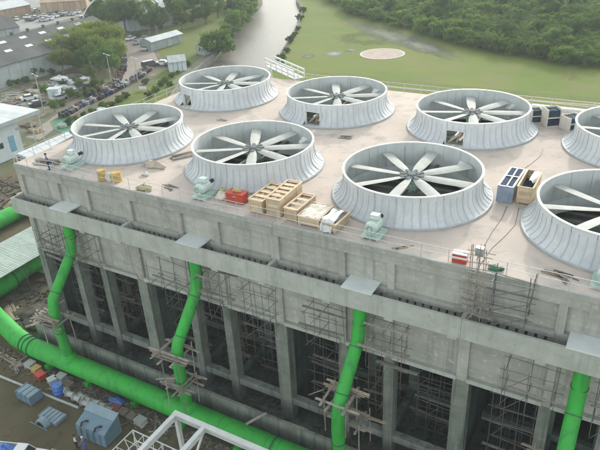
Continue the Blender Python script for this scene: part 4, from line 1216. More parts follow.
# thin white rail cage before it
t = thing('rail_cage', 'thin white tube cage in front of the heavy white frame', 'rail cage', (23, -11, 0))
at = (23, -11, 0)
zc = 4.0
def wt(p, q, r=.055): MB().tube([p, q], r, 8).build('tube', 'white_steel', t, at=at)
wt((21.8, -10.35, zc), (28.5, -10.35, zc)); wt((21.8, -10.35, zc), (21.8, -16, zc))
wt((22.95, -11.1, zc-.02), (28.5, -11.1, zc-.02)); wt((22.95, -11.1, zc-.02), (22.95, -16, zc-.02))
for x in (21.8, 25.0, 28.2): wt((x, -10.35, 0), (x, -10.35, zc))
for y in (-13, -16): wt((21.8, y, 0), (21.8, y, zc))
for q in range(6):
    x = 21.9+q*1.1; wt((x, -10.36, zc-.05), (x+.55, -11.08, zc-.9), .035); wt((x+.55, -11.08, zc-.9), (x+1.1, -10.36, zc-.05), .035)
    y = -10.5-q*.95; wt((21.82, y, zc-.05), (22.9, y-.45, zc-.9), .035); wt((22.9, y-.45, zc-.9), (21.82, y-.95, zc-.05), .035)
# pickup truck with blue load, cut by the bottom edge
def wheel(t, x, y, r=.34, w=.22):
    wh = inst('wheel', MB().tube([(0, -w/2, 0), (0, w/2, 0)], r, 18).mesh('wheel', 'tyre', True), t, (x, y, r))
    inst('rim', MB().tube([(0, -w/2-.01, 0), (0, w/2+.01, 0)], r*.55, 12).mesh('rim', 'car_silver', True), wh)
t = thing('pickup_truck', 'white pickup truck with a blue load in its bed at the bottom picture edge', 'pickup', (11.9, -15.3, 0), R(20))
b = MB(); sec = [(-2.5, .45, .95), (-2.3, .4, 1.0), (1.0, .4, 1.0), (2.3, .42, .92), (2.5, .5, .8)]
for x, z0, z1 in sec: b.v += [(x, -.85, z0), (x, .85, z0), (x, .82, z1), (x, -.82, z1)]
for q in range(4):
    for k_ in range(4): b.f.append((q*4+k_, q*4+4+k_, q*4+4+(k_+1) % 4, q*4+(k_+1) % 4))
b.f += [(0, 1, 2, 3), (19, 18, 17, 16)]
b.build('body', 'car_white', t)
b = MB(); b.add([(-.5, -.78, 1.003), (1.25, -.78, 1.003), (1.25, .78, 1.003), (-.5, .78, 1.003), (-.35, -.68, 1.6), (.65, -.68, 1.6), (.65, .68, 1.6), (-.35, .68, 1.6)], [(4, 5, 6, 7), (0, 1, 5, 4), (1, 2, 6, 5), (2, 3, 7, 6), (3, 0, 4, 7)])
b.build('cab', 'car_white', t)
b = MB(); b.add([(1.27, -.66, 1.06), (1.27, .66, 1.06), (.72, .6, 1.56), (.72, -.6, 1.56)], [(0, 1, 2, 3)]).add([(-.3, -.80, 1.06), (1.05, -.80, 1.06), (.62, -.71, 1.54), (-.28, -.71, 1.54)], [(0, 1, 2, 3)]).add([(-.3, .80, 1.06), (1.05, .80, 1.06), (.62, .71, 1.54), (-.28, .71, 1.54)], [(0, 3, 2, 1)])
b.build('window', 'glass', t)
for sy in (-1, 1): MB().box(-2.45, -.55, sy*.8-.05, sy*.8+.05, 1.003, 1.35).build('bed_side', 'car_white', t)
MB().box(-2.48, -2.4, -.75, .75, 1.003, 1.35).build('tailgate', 'car_white', t)
for x in (-1.6, 1.55):
    for y in (-.78, .78): wheel(t, x, y)
blob('blue_load', 'blue tarp covered load in the bed of the white pickup', 'load', tuple(t.matrix_basis @ Vector((-1.45, 0, 1.0))), (.85, .62, .8), 'blue_drum', seed=77)
plank_pile('tan boards behind the pickup at the bottom picture edge', (14.0, -13.6), R(-25), 5, 1.8, 'timber', .25, .4, 91, z=.03)

# ================================================================== PEOPLE
def skin_part(name, pts, edges_, radii, m, parent, root=0):
    me = bpy.data.meshes.new(name)
    me.from_pydata(pts, edges_, [])
    me.materials.append(M[m])
    o = inst(name, me, parent)
    sk = o.modifiers.new('skin', 'SKIN')
    sk.use_smooth_shade = True
    for q, r in enumerate(radii):
        me.skin_vertices[0].data[q].radius = (r, r) if not isinstance(r, tuple) else r
        me.skin_vertices[0].data[q].use_root = (q == root)
    ss = o.modifiers.new('sub', 'SUBSURF'); ss.levels = 1; ss.render_levels = 2
    return o
def person(label, loc, rz, shirt, trousers, hat, lean_=0.0, arm=(.0, .0)):
    t = thing('person', label, 'person', loc, rz)
    P = [(0, 0, .92), (0, 0, 1.12), (0, .0+lean_*.5, 1.36), (0, lean_, 1.48), (0, lean_+.02, 1.58), (0, lean_+.02, 1.70),       # 0-5 spine, neck, head
         (-.18, lean_, 1.40), (-.25, lean_+.03+arm[0]*.5, 1.14), (-.24, lean_+.10+arm[0], .90+abs(arm[0])*.3), (-.23, lean_+.12+arm[0]*1.1, .82+abs(arm[0])*.4),
         (.18, lean_, 1.40), (.25, lean_+.03+arm[1]*.5, 1.14), (.24, lean_+.10+arm[1], .90+abs(arm[1])*.3), (.23, lean_+.12+arm[1]*1.1, .82+abs(arm[1])*.4),
         (-.10, 0, .88), (-.12, .03, .48), (-.13, 0, .09), (-.14, .17, .04),
         (.10, 0, .88), (.12, .02, .48), (.13, -.04, .09), (.14, .13, .04)]
    E = [(0, 1), (1, 2), (2, 3), (3, 4), (4, 5), (2, 6), (6, 7), (7, 8), (8, 9), (2, 10), (10, 11), (11, 12), (12, 13), (0, 14), (14, 15), (15, 16), (16, 17), (0, 18), (18, 19), (19, 20), (20, 21)]
    Rr = [(.13, .10), (.13, .10), (.15, .11), .06, .085, .09, .06, .045, .032, .035, .06, .045, .032, .035, .085, .055, .04, .035, .085, .055, .04, .035]
    for s_, h in ((-1, 9), (1, 13)):
        hp_ = Vector(P[h])
        for q in range(5):
            a = (q-2)*.018
            tip = hp_+Vector((a*1.6 if q < 4 else -s_*.05, .02, -.085 if q < 4 else -.04))
            mid = hp_+Vector((a if q < 4 else -s_*.04, .0, -.045 if q < 4 else -.015))
            n = len(P); P += [tuple(mid), tuple(tip)]; E += [(h, n), (n, n+1)]; Rr += [.010, .008]
    skin_part('body', P, E, Rr, 'skin', t)
    skin_part('shirt', [P[k_] for k_ in (0, 1, 2, 3, 6, 7, 10, 11)], [(0, 1), (1, 2), (2, 3), (2, 4), (4, 5), (2, 6), (6, 7)], [(.155, .125), (.155, .125), (.175, .13), .075, .08, .062, .08, .062], shirt, t)
    skin_part('trousers', [P[k_] for k_ in (0, 14, 15, 16, 18, 19, 20)], [(0, 1), (1, 2), (2, 3), (0, 4), (4, 5), (5, 6)], [(.15, .12), .105, .075, .065, .105, .075, .065], trousers, t)
    hd = Vector(P[5])
    MB().lathe([(.115, -.02), (.125, .0), (.115, .06), (.08, .105), (0, .125)], 16, c=(hd.x, hd.y, hd.z+.02)).build('hard_hat' if hat != 'hair' else 'hair', hat, t, True)
    b = MB()
    for s_ in (-1, 1): b.tube([(hd.x+s_*.035, hd.y+.088, hd.z-.03), (hd.x+s_*.035, hd.y+.10, hd.z-.03)], .012, 8)
    b.build('eyes', 'black', t)
    MB().tube([(hd.x, hd.y+.085, hd.z-.03), (hd.x, hd.y+.115, hd.z-.07), (hd.x, hd.y+.085, hd.z-.08)], [.012, .018, .01], 8).build('nose', 'skin', t)
    for s_ in (-1, 1): MB().box(P[17 if s_ < 0 else 21][0]-.05, P[17 if s_ < 0 else 21][0]+.05, -.08, .2, .0, .075).build('shoe', 'cloth_dark', t)
    return t
person('person in blue work clothes standing at the deck railing beside the plank pile', (4.95, .35, D), R(150), 'cloth_blue', 'cloth_navy', 'hair', .02, (.1, .05))
person('person in white shirt and dark trousers standing beside the blue hopper', (15.4, -11.9, 0), R(-40), 'cloth_white', 'cloth_dark', 'hair', 0, (.05, .2))
person('person in blue overalls with pale hat standing right of the white shirted one', (16.3, -11.7, 0), R(100), 'cloth_blue', 'blue_drum', 'cloth_white', .03, (.15, .1))

# ================================================================== FAR LEFT: WAREHOUSE, SHEDS, VEHICLES
def gable(name, label, p0, p1, depth, ze, zrg, roof, wall, skylights=0, vents=0, panels=0, cat='warehouse', bays=12):
    """p0-p1: near eave line on the ground; the building lies to its left side (away from the camera)"""
    p0 = Vector((p0[0], p0[1], 0)); p1 = Vector((p1[0], p1[1], 0)); d = (p1-p0); L = d.length; d.normalize(); n = Vector((-d.y, d.x, 0))
    t = thing(name, label, cat, tuple(p0), math.atan2(d.y, d.x))
    W = depth; k_ = bays
    for q in range(k_):
        x0, x1 = L*q/k_, L*(q+1)/k_-.02
        for sgn in (0, 1):
            ya, yb = (-.6, W/2) if not sgn else (W+.6, W/2)
            za, zb = ze-.2, zrg
            b = MB().add([(x0, ya, za), (x1, ya, za), (x1, yb, zb), (x0, yb, zb), (x0, ya, za+.12), (x1, ya, za+.12), (x1, yb, zb+.12), (x0, yb, zb+.12)],
                  [(0, 3, 2, 1), (4, 5, 6, 7), (0, 1, 5, 4), (1, 2, 6, 5), (2, 3, 7, 6), (3, 0, 4, 7)])
            b.build('roof_sheet', roof, t)
        if panels: MB().box(x0+.05, x1-.05, .0, .2, 0, ze-.22).build('wall_panel', wall, t)
    if not panels: MB().box(0, L, 0, .2, 0, ze-.22).build('wall', wall, t)
    MB().box(0, .2, .2, W, 0, ze-.22).box(L-.2, L, .2, W, 0, ze-.22).box(0, L, W-.2, W, 0, ze-.22).build('wall', wall, t)
    for sx in (0.02, L-.18):
        MB().add([(sx, .2, ze-.23), (sx, W-.2, ze-.23), (sx, W/2, zrg-.1), (sx+.15, .2, ze-.23), (sx+.15, W-.2, ze-.23), (sx+.15, W/2, zrg-.1)], [(0, 1, 2), (5, 4, 3), (0, 3, 4, 1), (1, 4, 5, 2), (2, 5, 3, 0)]).build('gable_wall', wall, t)
    for q in range(skylights):
        for row in ((.42,) if skylights < 3 else (.45, .8)):
            x = L*(q+.5+(.25 if row > .5 else 0))/skylights; y = -.6+(W/2+.6)*row; s_ = (zrg-ze+.2)/(W/2+.6); z = ze-.2+s_*(y+.6)+.125
            if x > L-2: continue
            MB().add([(x-1.1, y-.55, z-.55*s_+.004), (x+1.1, y-.55, z-.55*s_+.004), (x+1.1, y+.55, z+.55*s_+.004), (x-1.1, y+.55, z+.55*s_+.004),
                      (x-1.1, y-.55, z-.55*s_+.06), (x+1.1, y-.55, z-.55*s_+.06), (x+1.1, y+.55, z+.55*s_+.06), (x-1.1, y+.55, z+.55*s_+.06)],
                     [(0, 3, 2, 1), (4, 5, 6, 7), (0, 1, 5, 4), (1, 2, 6, 5), (2, 3, 7, 6), (3, 0, 4, 7)]).build('skylight', 'skylight', t)
    for q in range(vents):
        x = L*(q+.5)/vents
        v_ = MB().lathe([(.35, 0), (.35, .25), (.55, .4), (.58, .65), (.35, .85), (0, .9)], 14, c=(x, W/2, zrg+.05)).build('roof_vent', 'roof_dark', t, True)
    return t
e0, e1 = G(-60, 82, 6), G(64, 48, 6)
gable('warehouse', 'long warehouse with slate blue roof, white skylights and round ridge vents', e1, e0, -22, 6, 10.5, 'roof_dark', 'wall_grey', 10, 12, 1) if False else None
dv = (e1-e0).xy.normalized()
gable('warehouse', 'long warehouse with slate blue roof, white skylights and round ridge vents', (e0.x, e0.y), (e0.x+dv.x*62, e0.y+dv.y*62), 24, 6, 10.5, 'roof_dark', 'wall_grey', 9, 11, 1, bays=16)
g0, g1 = G(-40, 36, 5), G(19, 26, 5)
gable('workshop', 'dark roofed workshop at the upper left picture edge', g0, g1, 20, 5, 8, 'roof_dark', 'wall_grey', 0, 0, 1, 'workshop', 8)
g0, g1 = G(40, 5, 4), G(86, 2, 4)
gable('site_office', 'long tan site office at the top left of the picture', g0, g1, 12, 5, 7, 'wall_tan', 'wall_tan', 0, 0, 1, 'office', 8)
g0, g1 = G(128, 18, 5), G(182, 10, 5)
gable('factory_hall', 'white roofed factory hall behind the trees at the top', g0, g1, 26, 5, 8, 'roof_white', 'wall_grey', 0, 0, 1, 'factory hall', 10)
g0, g1 = G(150, 42, 3), G(182, 33, 3)
gable('carport', 'long low shed with grey roof on the lawn by the river', g0, g1, 5, 3, 3.8, 'roof_white', 'wall_grey', 0, 0, 1, 'shed', 6)
g0, g1 = G(168, 62, 3), G(186, 60, 3)
gable('pump_house', 'small pale roofed pump house on the lawn by the river', g0, g1, 4, 3, 4.2, 'roof_white', 'wall_white', 0, 0, 1, 'pump house', 4)
g0, g1 = G(203, 46, 3), G(224, 41, 3)
gable('jetty_hut', 'small grey hut on the river embankment', g0, g1, 4, 2.6, 3.4, 'roof_white', 'wall_grey', 0, 0, 1, 'hut', 4)
g0, g1 = G(-12, 12, 4), G(30, 4, 4)
gable('long_shed', 'pale long shed at the top left picture corner', g0, g1, 14, 4, 6, 'roof_white', 'wall_tan', 0, 0, 1, 'shed', 8)
# steel arch hall with white ribs
c = G(130, 20)
t = thing('arch_hall', 'dark arched hall with white steel ribs behind the trees at the top', 'hall', (c.x, c.y, 0), R(35))
for q in range(7):
    y = -14+q*4.6
    pts = [(16*math.cos(PI*k_/14), y, 13*math.sin(PI*k_/14)) for k_ in range(15)]
    MB().tube(pts, .35, 8).build('arch_rib', 'white_steel', t)
    if q < 6:
        b = MB()
        for k_ in range(15): b.v += [(15.7*math.cos(PI*k_/14), y+.1, 12.7*math.sin(PI*k_/14)), (15.7*math.cos(PI*k_/14), y+4.5, 12.7*math.sin(PI*k_/14))]
        for k_ in range(14): b.f.append((2*k_, 2*k_+1, 2*k_+3, 2*k_+2))
        b.build('roof_sheet', 'roof_dark', t, True)
# masonry embankment wall on the left bank
t = thing('embankment_wall', 'grey masonry embankment wall along the left river bank', 'wall', tuple(left_bank[0]))
at = tuple(left_bank[0])
for a, b_ in zip(left_bank[:-3], left_bank[1:-2]):
    n = max(1, int((b_-a).length/4))
    for q in range(n):
        p, s_ = a.lerp(b_, q/n+.004), a.lerp(b_, (q+1)/n-.004)
        MB().bar(p+Vector((-.3, 0, .35)), s_+Vector((-.3, 0, .35)), .6, .8).build('wall_block', 'bank', t, at=at)
t = thing('bank_fence', 'white rail fence along the right river bank', 'fence', tuple(right_bank[1]))
at = tuple(right_bank[1])
for a, b_ in zip(right_bank[1:-1], right_bank[2:]):
    n = max(1, int((b_-a).length/5))
    for q in range(n):
        p, s_ = a.lerp(b_, q/n)+Vector((1, 0, 0)), a.lerp(b_, (q+1)/n)+Vector((1, 0, 0))
        MB().bar(p, p+Vector((0, 0, 1.2)), .12).build('post', 'kerb', t, at=at)
        for hh in (.6, 1.2): MB().bar(p+Vector((0, 0, hh)), s_+Vector((0, 0, hh)), .06, .1).build('rail', 'kerb', t, at=at)

# ---- cars
def car_proto(name, van=False):
    L, W = (4.4, 1.75) if not van else (4.9, 1.85)
    prof = [(-L/2, .5, .95), (-L/2+.1, .3, 1.0), (-.9, .25, 1.02), (.9, .25, .98), (L/2-.15, .3, .82), (L/2, .45, .62)]
    b = MB()
    for x, z0, z1 in prof: b.v += [(x, -W/2, z0), (x, W/2, z0), (x, W/2-.06, z1), (x, -W/2+.06, z1)]
    for q in range(len(prof)-1):
        for k_ in range(4): b.f.append((q*4+k_, q*4+4+k_, q*4+4+(k_+1) % 4, q*4+(k_+1) % 4))
    e = (len(prof)-1)*4
    b.f += [(0, 1, 2, 3), (e+3, e+2, e+1, e)]
    h = 1.45 if not van else 1.9
    xa, xb, xc, xd = (-1.5, -1.05, .45, 1.15) if not van else (-2.35, -2.2, 1.1, 1.75)
    gl = MB().add([(xa, -W/2+.08, 1.0), (xd, -W/2+.08, .97), (xd, W/2-.08, .97), (xa, W/2-.08, 1.0), (xb, -W/2+.22, h-.04), (xc, -W/2+.22, h-.04), (xc, W/2-.22, h-.04), (xb, W/2-.22, h-.04)],
              [(0, 1, 5, 4), (1, 2, 6, 5), (2, 3, 7, 6), (3, 0, 4, 7)])
    rf_ = MB().box(xb-.03, xc+.03, -W/2+.2, W/2-.2, h-.038, h+.02)
    wl = MB().tube([(0, -.1, 0), (0, .1, 0)], .32, 14).mesh('wheel', 'tyre')
    return b, gl, rf_, wl, L, W
meshes = {}
for van in (0, 1):
    b, gl, rf_, wl, L, W = car_proto('car', van)
    for cn in ('white', 'silver', 'dark', 'red', 'blue', 'grey', 'green'):
        meshes[van, cn] = (b.mesh('body', 'car_'+cn), gl.mesh('window', 'glass'), rf_.mesh('roof', 'car_'+cn), wl, L, W)
def car(pos, rz, cn, label, group, van=0):
    bm_, gm, rm, wl, L, W = meshes[van, cn]
    t = thing('parked_van' if van else 'parked_car', label, 'van' if van else 'car', (pos.x, pos.y, .05), rz, group)
    inst('body', bm_, t); inst('window', gm, t); inst('roof', rm, t)
    for x in (-L*.3, L*.3):
        for y in (-W/2+.08, W/2-.08): inst('wheel', wl, t, (x, y, .32))
    return t
nth = ['first', 'second', 'third', 'fourth', 'fifth', 'sixth', 'seventh', 'eighth', 'ninth', 'tenth']
wd = math.atan2(dv.y, dv.x)
row1 = [((43.5, 21.5), 'silver'), ((49.5, 20), 'white'), ((55, 17.5), 'white'), ((60, 16.5), 'dark'), ((63, 14), 'white'), ((71, 15.5), 'silver'), ((77, 13.5), 'white'), ((82, 11), 'grey')]
for q, (pxy, cn) in enumerate(row1):
    car(G(*pxy), wd+R(95), cn, '%s parked car, %s from the left in the row beyond the warehouse roof' % (cn, nth[q]), 'cars beyond the warehouse')
row2 = [((44, 17), 'white'), ((51, 15), 'grey'), ((56, 13), 'dark'), ((67, 11), 'white'), ((73, 9), 'silver'), ((80, 8), 'dark')]
for q, (pxy, cn) in enumerate(row2):
    car(G(*pxy), wd+R(85), cn, '%s parked car, %s from the left in the farther row beyond the warehouse' % (cn, nth[q]), 'cars beyond the warehouse')
row0 = [((30, 21), 'dark'), ((35, 19), 'grey'), ((46, 13), 'silver'), ((52, 11), 'white'), ((59, 10), 'grey'), ((64, 8), 'white'), ((70, 6.5), 'dark'), ((76, 5.5), 'white')]
for q, (pxy, cn) in enumerate(row0):
    car(G(*pxy), wd+R(92), cn, '%s car in the farthest parked row before the tan office, %s from the left' % (cn, nth[q]), 'cars beyond the warehouse')
car(G(28, 18), wd+R(20), 'white', 'white car alone on the grey road left of the parked row', None)
car(G(17, 20), wd+R(60), 'white', 'white car turning beside the dark workshop roof', None)
car(G(36, 12), wd, 'silver', 'silver car on the open ground above the grey road', None)
car(G(84, 20), wd+R(10), 'white', 'white van beside the far end of the warehouse', None, 1)
row3 = [((131, 40), 'white'), ((138, 44), 'silver'), ((147, 50), 'white')]
for q, (pxy, cn) in enumerate(row3):
    car(G(*pxy), R(100), cn, '%s car parked at the road bend, %s of three from the trees' % (cn, nth[q]), 'cars at the road bend')
row4 = [((136, 37), 'dark'), ((145, 40), 'silver'), ((150, 45), 'white')]
for q, (pxy, cn) in enumerate(row4):
    car(G(*pxy), R(95), cn, '%s car in the back row at the road bend, %s from the trees' % (cn, nth[q]), 'cars at the road bend')
car(G(150, 67), R(70), 'dark', 'dark van parked alone at the end of the motorcycle row', None, 1)
car(G(164, 65), R(20), 'white', 'white car by the small pump house', None)
car(G(172, 66), R(10), 'blue', 'blue car right of the white one by the pump house', None)
row5 = [((30, 100), 'white'), ((38, 106), 'dark'), ((60, 100), 'silver'), ((68, 97), 'dark'), ((75, 94), 'grey'), ((82, 91), 'dark'), ((89, 88), 'silver')]
for q, (pxy, cn) in enumerate(row5):
    car(G(*pxy), R(60+8*q), cn, '%s car parked in the scrub yard by the road, %s from the left' % (cn, nth[q]), 'cars in the scrub yard')
# ---- excavators / orange plant
def digger(pxy, rz, label):
    g = G(*pxy)
    t = thing('excavator', label, 'excavator', (g.x, g.y, .05), rz, 'orange diggers')
    for s_ in (-1, 1): MB().box(-1.9, 1.9, s_*1.1-.3, s_*1.1+.3, 0, .8).build('track', 'tyre', t)
    MB().box(-1.7, 1.3, -1.2, 1.2, .85, 1.9).build('house', 'orange', t)
    MB().box(.1, 1.3, -1.2, -.1, 1.903, 2.9).build('cab', 'orange', t)
    MB().tube([(1.2, .3, 1.6), (3.6, .3, 3.9), (5.6, .3, 3.0)], .28, 8).build('boom', 'orange', t)
    MB().tube([(5.6, .3, 3.0), (5.9, .3, .9)], .2, 8).build('stick', 'orange', t)
    MB().box(5.5, 6.5, -.3, .9, .1, .9).build('bucket', 'dark_steel', t)
digger((8, 13), R(30), 'orange excavator, left of two at the top left')
digger((19, 10), R(200), 'orange excavator, right of two at the top left')
# ---- motorcycles in two rows along the road
mb = MB().tube([(-.62, 0, .3), (-.62, .09, .3)], .3, 10).tube([(.62, 0, .3), (.62, .09, .3)], .3, 10)
mb.box(-.75, .15, -.14, .2, .62, .8).box(-.35, .45, -.12, .18, .3, .62).box(.3, .62, -.16, .22, .6, 1.0).bar((.55, -.33, 1.05), (.55, .38, 1.05), .06).bar((.6, .04, .35), (.5, .04, 1.05), .09)
bm1 = [mb.mesh('motorcycle', c_) for c_ in ('tyre', 'black', 'dark_steel', 'cloth_dark', 'tyre', 'dark_red', 'cloth_navy', 'dark_steel', 'wall_grey')]
def bikes(px, n, label, group, seed):
    r_ = random.Random(seed); pts = [G(*q) for q in px]
    seg = [(b_-a).length for a, b_ in zip(pts[:-1], pts[1:])]; tot = sum(seg)
    for q in range(n):
        s_ = tot*(q+.5)/n; i_ = 0
        while s_ > seg[i_] and i_ < len(seg)-1: s_ -= seg[i_]; i_ += 1
        p = pts[i_].lerp(pts[i_+1], s_/seg[i_]); d = pts[i_+1]-pts[i_]
        if r_.random() < .12: continue
        o = inst('motorcycle', r_.choice(bm1), None, (p.x+r_.uniform(-.25, .25), p.y+r_.uniform(-.25, .25), .06), math.atan2(d.y, d.x)+PI/2+r_.uniform(-.3, .3))
        o.scale = (1.15,)*3
        tag(o, label, 'motorcycle', group)
bikes([(62, 118), (80, 108), (100, 99), (120, 89), (140, 78), (150, 70)], 76, 'small motorcycle in the row along the verge side of the road', 'motorcycles on the verge side of the road', 1)
bikes([(86, 98), (104, 91), (114, 86), (120, 78), (124, 68), (124, 58), (121, 50)], 64, 'small motorcycle in the row along the yard side of the road under the trees', 'motorcycles on the yard side of the road', 2)
# ---- lamp posts
def lamp(pxy, h, label):
    g = G(*pxy)
    t = thing('street_lamp', label, 'lamp', (g.x, g.y, 0), R(-20))
    MB().tube([(0, 0, 0), (0, 0, h)], [.14, .08], 8).build('pole', 'galv', t)
    MB().tube([(-1.6, 0, h), (1.6, 0, h)], .07, 6).build('arm', 'galv', t)
    for s_ in (-1, 1): MB().box(s_*1.5-.4, s_*1.5+.4, -.15, .15, h-.12, h+.05).build('lamp_head', 'galv', t)
lamp((138, 82), 6.5, 'twin armed street lamp on the verge by the motorcycles')
lamp((44, 112), 9, 'tall thin pole lamp standing in the rubble yard')
lamp((112, 84), 8, 'grey lamp pole beside the motorcycles under the trees')
# small white sign slab on verge, hut, heaps in the storage yard
g = G(143, 91)
t = thing('verge_sign', 'small white board on the grass verge', 'sign', (g.x, g.y, 0), R(10))
MB().box(-1.1, 1.1, -.05, .05, .5, 1.2).build('board', 'rim', t); MB().box(-.8, -.7, -.04, .04, 0, .5).box(.7, .8, -.04, .04, 0, .5).build('leg', 'galv', t)
g = G(56, 98)
t = thing('site_cabin', 'small white cabin in the rubble yard beside the pole lamp', 'cabin', (g.x, g.y, 0), R(30))
MB().box(-1.4, 1.4, -1.1, 1.1, 0, 2.5).build('wall', 'wall_white', t); MB().box(-1.6, 1.6, -1.3, 1.3, 2.503, 2.65).build('roof', 'roof_white', t); MB().box(-.4, .4, -1.15, -1.103, .05, 2.0).build('door', 'wall_grey', t)
r_ = random.Random(17)
for q, (pxy, rad, m, lab) in enumerate([((60, 80), (3.5, 2.0, 2.0), 'rim', 'heap of white sacks in the storage yard'), ((68, 83), (3, 2, 1.6), 'roof_white', 'lower heap of white sacks right of the first'),
        ((72, 90), (4, 2, 1.4), 'wall_grey', 'grey scrap heap by the yard fence'), ((58, 88), (4, 2.4, 1.3), 'wall_grey', 'grey scrap heap behind the white cabin'), ((24, 98), (3, 2.4, 1.4), 'sand', 'sandy spoil heap in the rubble yard'),
        ((14, 104), (2.5, 2, 1.2), 'bark', 'dark brown spoil heap near the white roof'), ((34, 92), (3, 2, 1.2), 'old_timber', 'brown scrap heap behind the sandy one'), ((46, 104), (3, 2, 1.0), 'gravel', 'gravel heap beside the road mouth'),
        ((102, 111), (2.0, 1.4, 1.4), 'rim', 'white sack heap on the verge behind the corner fan stack'), ((96, 115), (1.6, 1.2, 1.1), 'roof_white', 'smaller white sack heap left of the last'), ((62, 127), (1.3, 1.1, 1.6), 'corrugated', 'pale green tank heap beside the pond'),
        ((36, 132), (2.2, 1.6, 1.6), 'sand', 'tan heap under the white roof canopy'), ((30, 126), (2.4, 1.6, 1.2), 'bark', 'dark scrap heap under the white roof canopy'), ((86, 79), (2.6, 1.5, 1.2), 'rim', 'white heap under the olive trees')]):
    g = G(*pxy)
    blob('material_heap', lab, 'heap', (g.x, g.y, .02), (rad[0]*.8, rad[1]*.8, rad[2]*.5), m, 12, 100+q, .75)
for q in range(14):
    g = G(r_.uniform(2, 95), 0)
    pxy = [(8, 100), (20, 104), (28, 88), (38, 98), (44, 90), (12, 94), (66, 94), (76, 86), (84, 86), (50, 84), (30, 112), (92, 82), (40, 84), (70, 76)][q]
    g = G(*pxy)
    plank_pile('timber and steel offcuts strewn in the rubble yard, %s' % ('by the white roof', 'in front of the sandy heap', 'left of the brown heap', 'right of the sandy heap', 'behind the cabin', 'at the left picture edge', 'by the yard fence', 'under the fence trees', 'beside the motorcycles', 'near the white sacks', 'near the canopy eave', 'under the olive trees', 'on the dirt track', 'behind the white sacks')[q],
               (g.x, g.y), R(r_.uniform(0, 180)), 10, 5, ('old_timber', 'galv', 'rust', 'timber')[q % 4], .3, 1.8, 200+q, name='offcut_pile', z=.03, tilt=.9)
# green pond by the road
poly([G(*q).xy for q in [(50, 122), (60, 116), (72, 117), (80, 122), (76, 130), (64, 134), (54, 130)]], .055, 'pond', 'green_flange')

# ================================================================== TREES
def crown_mesh(name, m, rx, rz_, cz, nclump, nleaf, ls, seed, flat=1.0, dens_low=.0):
    r_ = np.random.RandomState(seed)
    cs = []
    while len(cs) < nclump:
        p = r_.uniform(-1, 1, 3); l = np.linalg.norm(p)
        if .35 < l < 1 and p[2] > -.75: cs.append(p*(.78+.22*r_.rand()))
    cs = np.array(cs)*np.array([rx, rx, rz_])+np.array([0, 0, cz])
    V = []
    for c_ in cs:
        cr = rx*r_.uniform(.22, .40)
        p = r_.normal(size=(nleaf, 3)); p /= np.linalg.norm(p, axis=1)[:, None]
        p *= (r_.rand(nleaf, 1)**.45)*cr; p[:, 2] *= .72; p += c_
        u = r_.normal(size=(nleaf, 3)); u /= np.linalg.norm(u, axis=1)[:, None]
        w = np.cross(u, r_.normal(size=(nleaf, 3))+np.array([0, 0, .8])); w /= np.linalg.norm(w, axis=1)[:, None]
        s_ = ls*r_.uniform(.6, 1.3, (nleaf, 1))
        V.append(np.stack([p-u*s_, p+w*s_*.5, p+u*s_, p-w*s_*.5], 1))
    V = np.concatenate(V).reshape(-1, 3)
    return quads_mesh(name, V, m), cs
def quads_mesh(name, V, m):
    me = bpy.data.meshes.new(name)
    n = len(V)
    me.vertices.add(n); me.vertices.foreach_set('co', V.astype(np.float32).ravel())
    me.loops.add(n); me.loops.foreach_set('vertex_index', np.arange(n, dtype=np.int32))
    me.polygons.add(n//4); me.polygons.foreach_set('loop_start', np.arange(0, n, 4, dtype=np.int32))
    me.materials.append(M[m]); me.update(calc_edges=True)
    return me
def trunk_mesh(name, m, h, r, tips, seed):
    r_ = random.Random(seed); b = MB()
    b.tube([(0, 0, -.1), (.1*h*.1, 0, h*.35), (0, .05*h, h*.7), (0, 0, h)], [r, r*.8, r*.55, r*.25], 8)
    for p in tips:
        z = r_.uniform(.35, .8)*h; s_ = Vector((0, 0, z)); e = Vector(p); mid = s_.lerp(e, .5)+Vector((0, 0, .08*h))
        b.tube([s_, mid, e], [r*.4, r*.25, r*.08], 5, False)
    return b.mesh(name, m, True)
TP = {}
for key, lm, rx, rz_, cz, nc, nl, ls, h, r, sd in [
        ('olive', 'leaf_olive', 4.6, 3.0, 6.2, 44, 95, .26, 5.5, .32, 1), ('olive2', 'leaf_olive', 4.0, 3.4, 5.8, 40, 95, .26, 5.5, .3, 2),
        ('dark', 'leaf_dark', 4.2, 4.4, 6.6, 48, 95, .27, 6.5, .34, 3), ('dark2', 'leaf_dark', 3.6, 3.6, 5.2, 40, 90, .26, 5, .28, 4),
        ('mid', 'leaf_mid', 3.4, 3.4, 4.8, 38, 90, .26, 4.6, .26, 5), ('mid2', 'leaf_mid', 3.0, 2.6, 3.6, 34, 80, .25, 3.4, .22, 6),
        ('pale', 'leaf_pale', 2.8, 3.2, 4.6, 30, 60, .25, 4.6, .2, 7), ('bush', 'leaf_mid', 1.8, 1.3, 1.1, 22, 60, .2, 1.0, .1, 8), ('bush2', 'leaf_pale', 1.6, 1.1, 1.0, 20, 50, .2, .9, .1, 9)]:
    cm, cs = crown_mesh('crown', lm, rx, rz_, cz, nc, nl, ls, sd)
    TP[key] = (cm, trunk_mesh('trunk', 'bark' if key != 'pale' else 'palebark', h, r, [tuple(c_) for c_ in cs[:12]], sd))
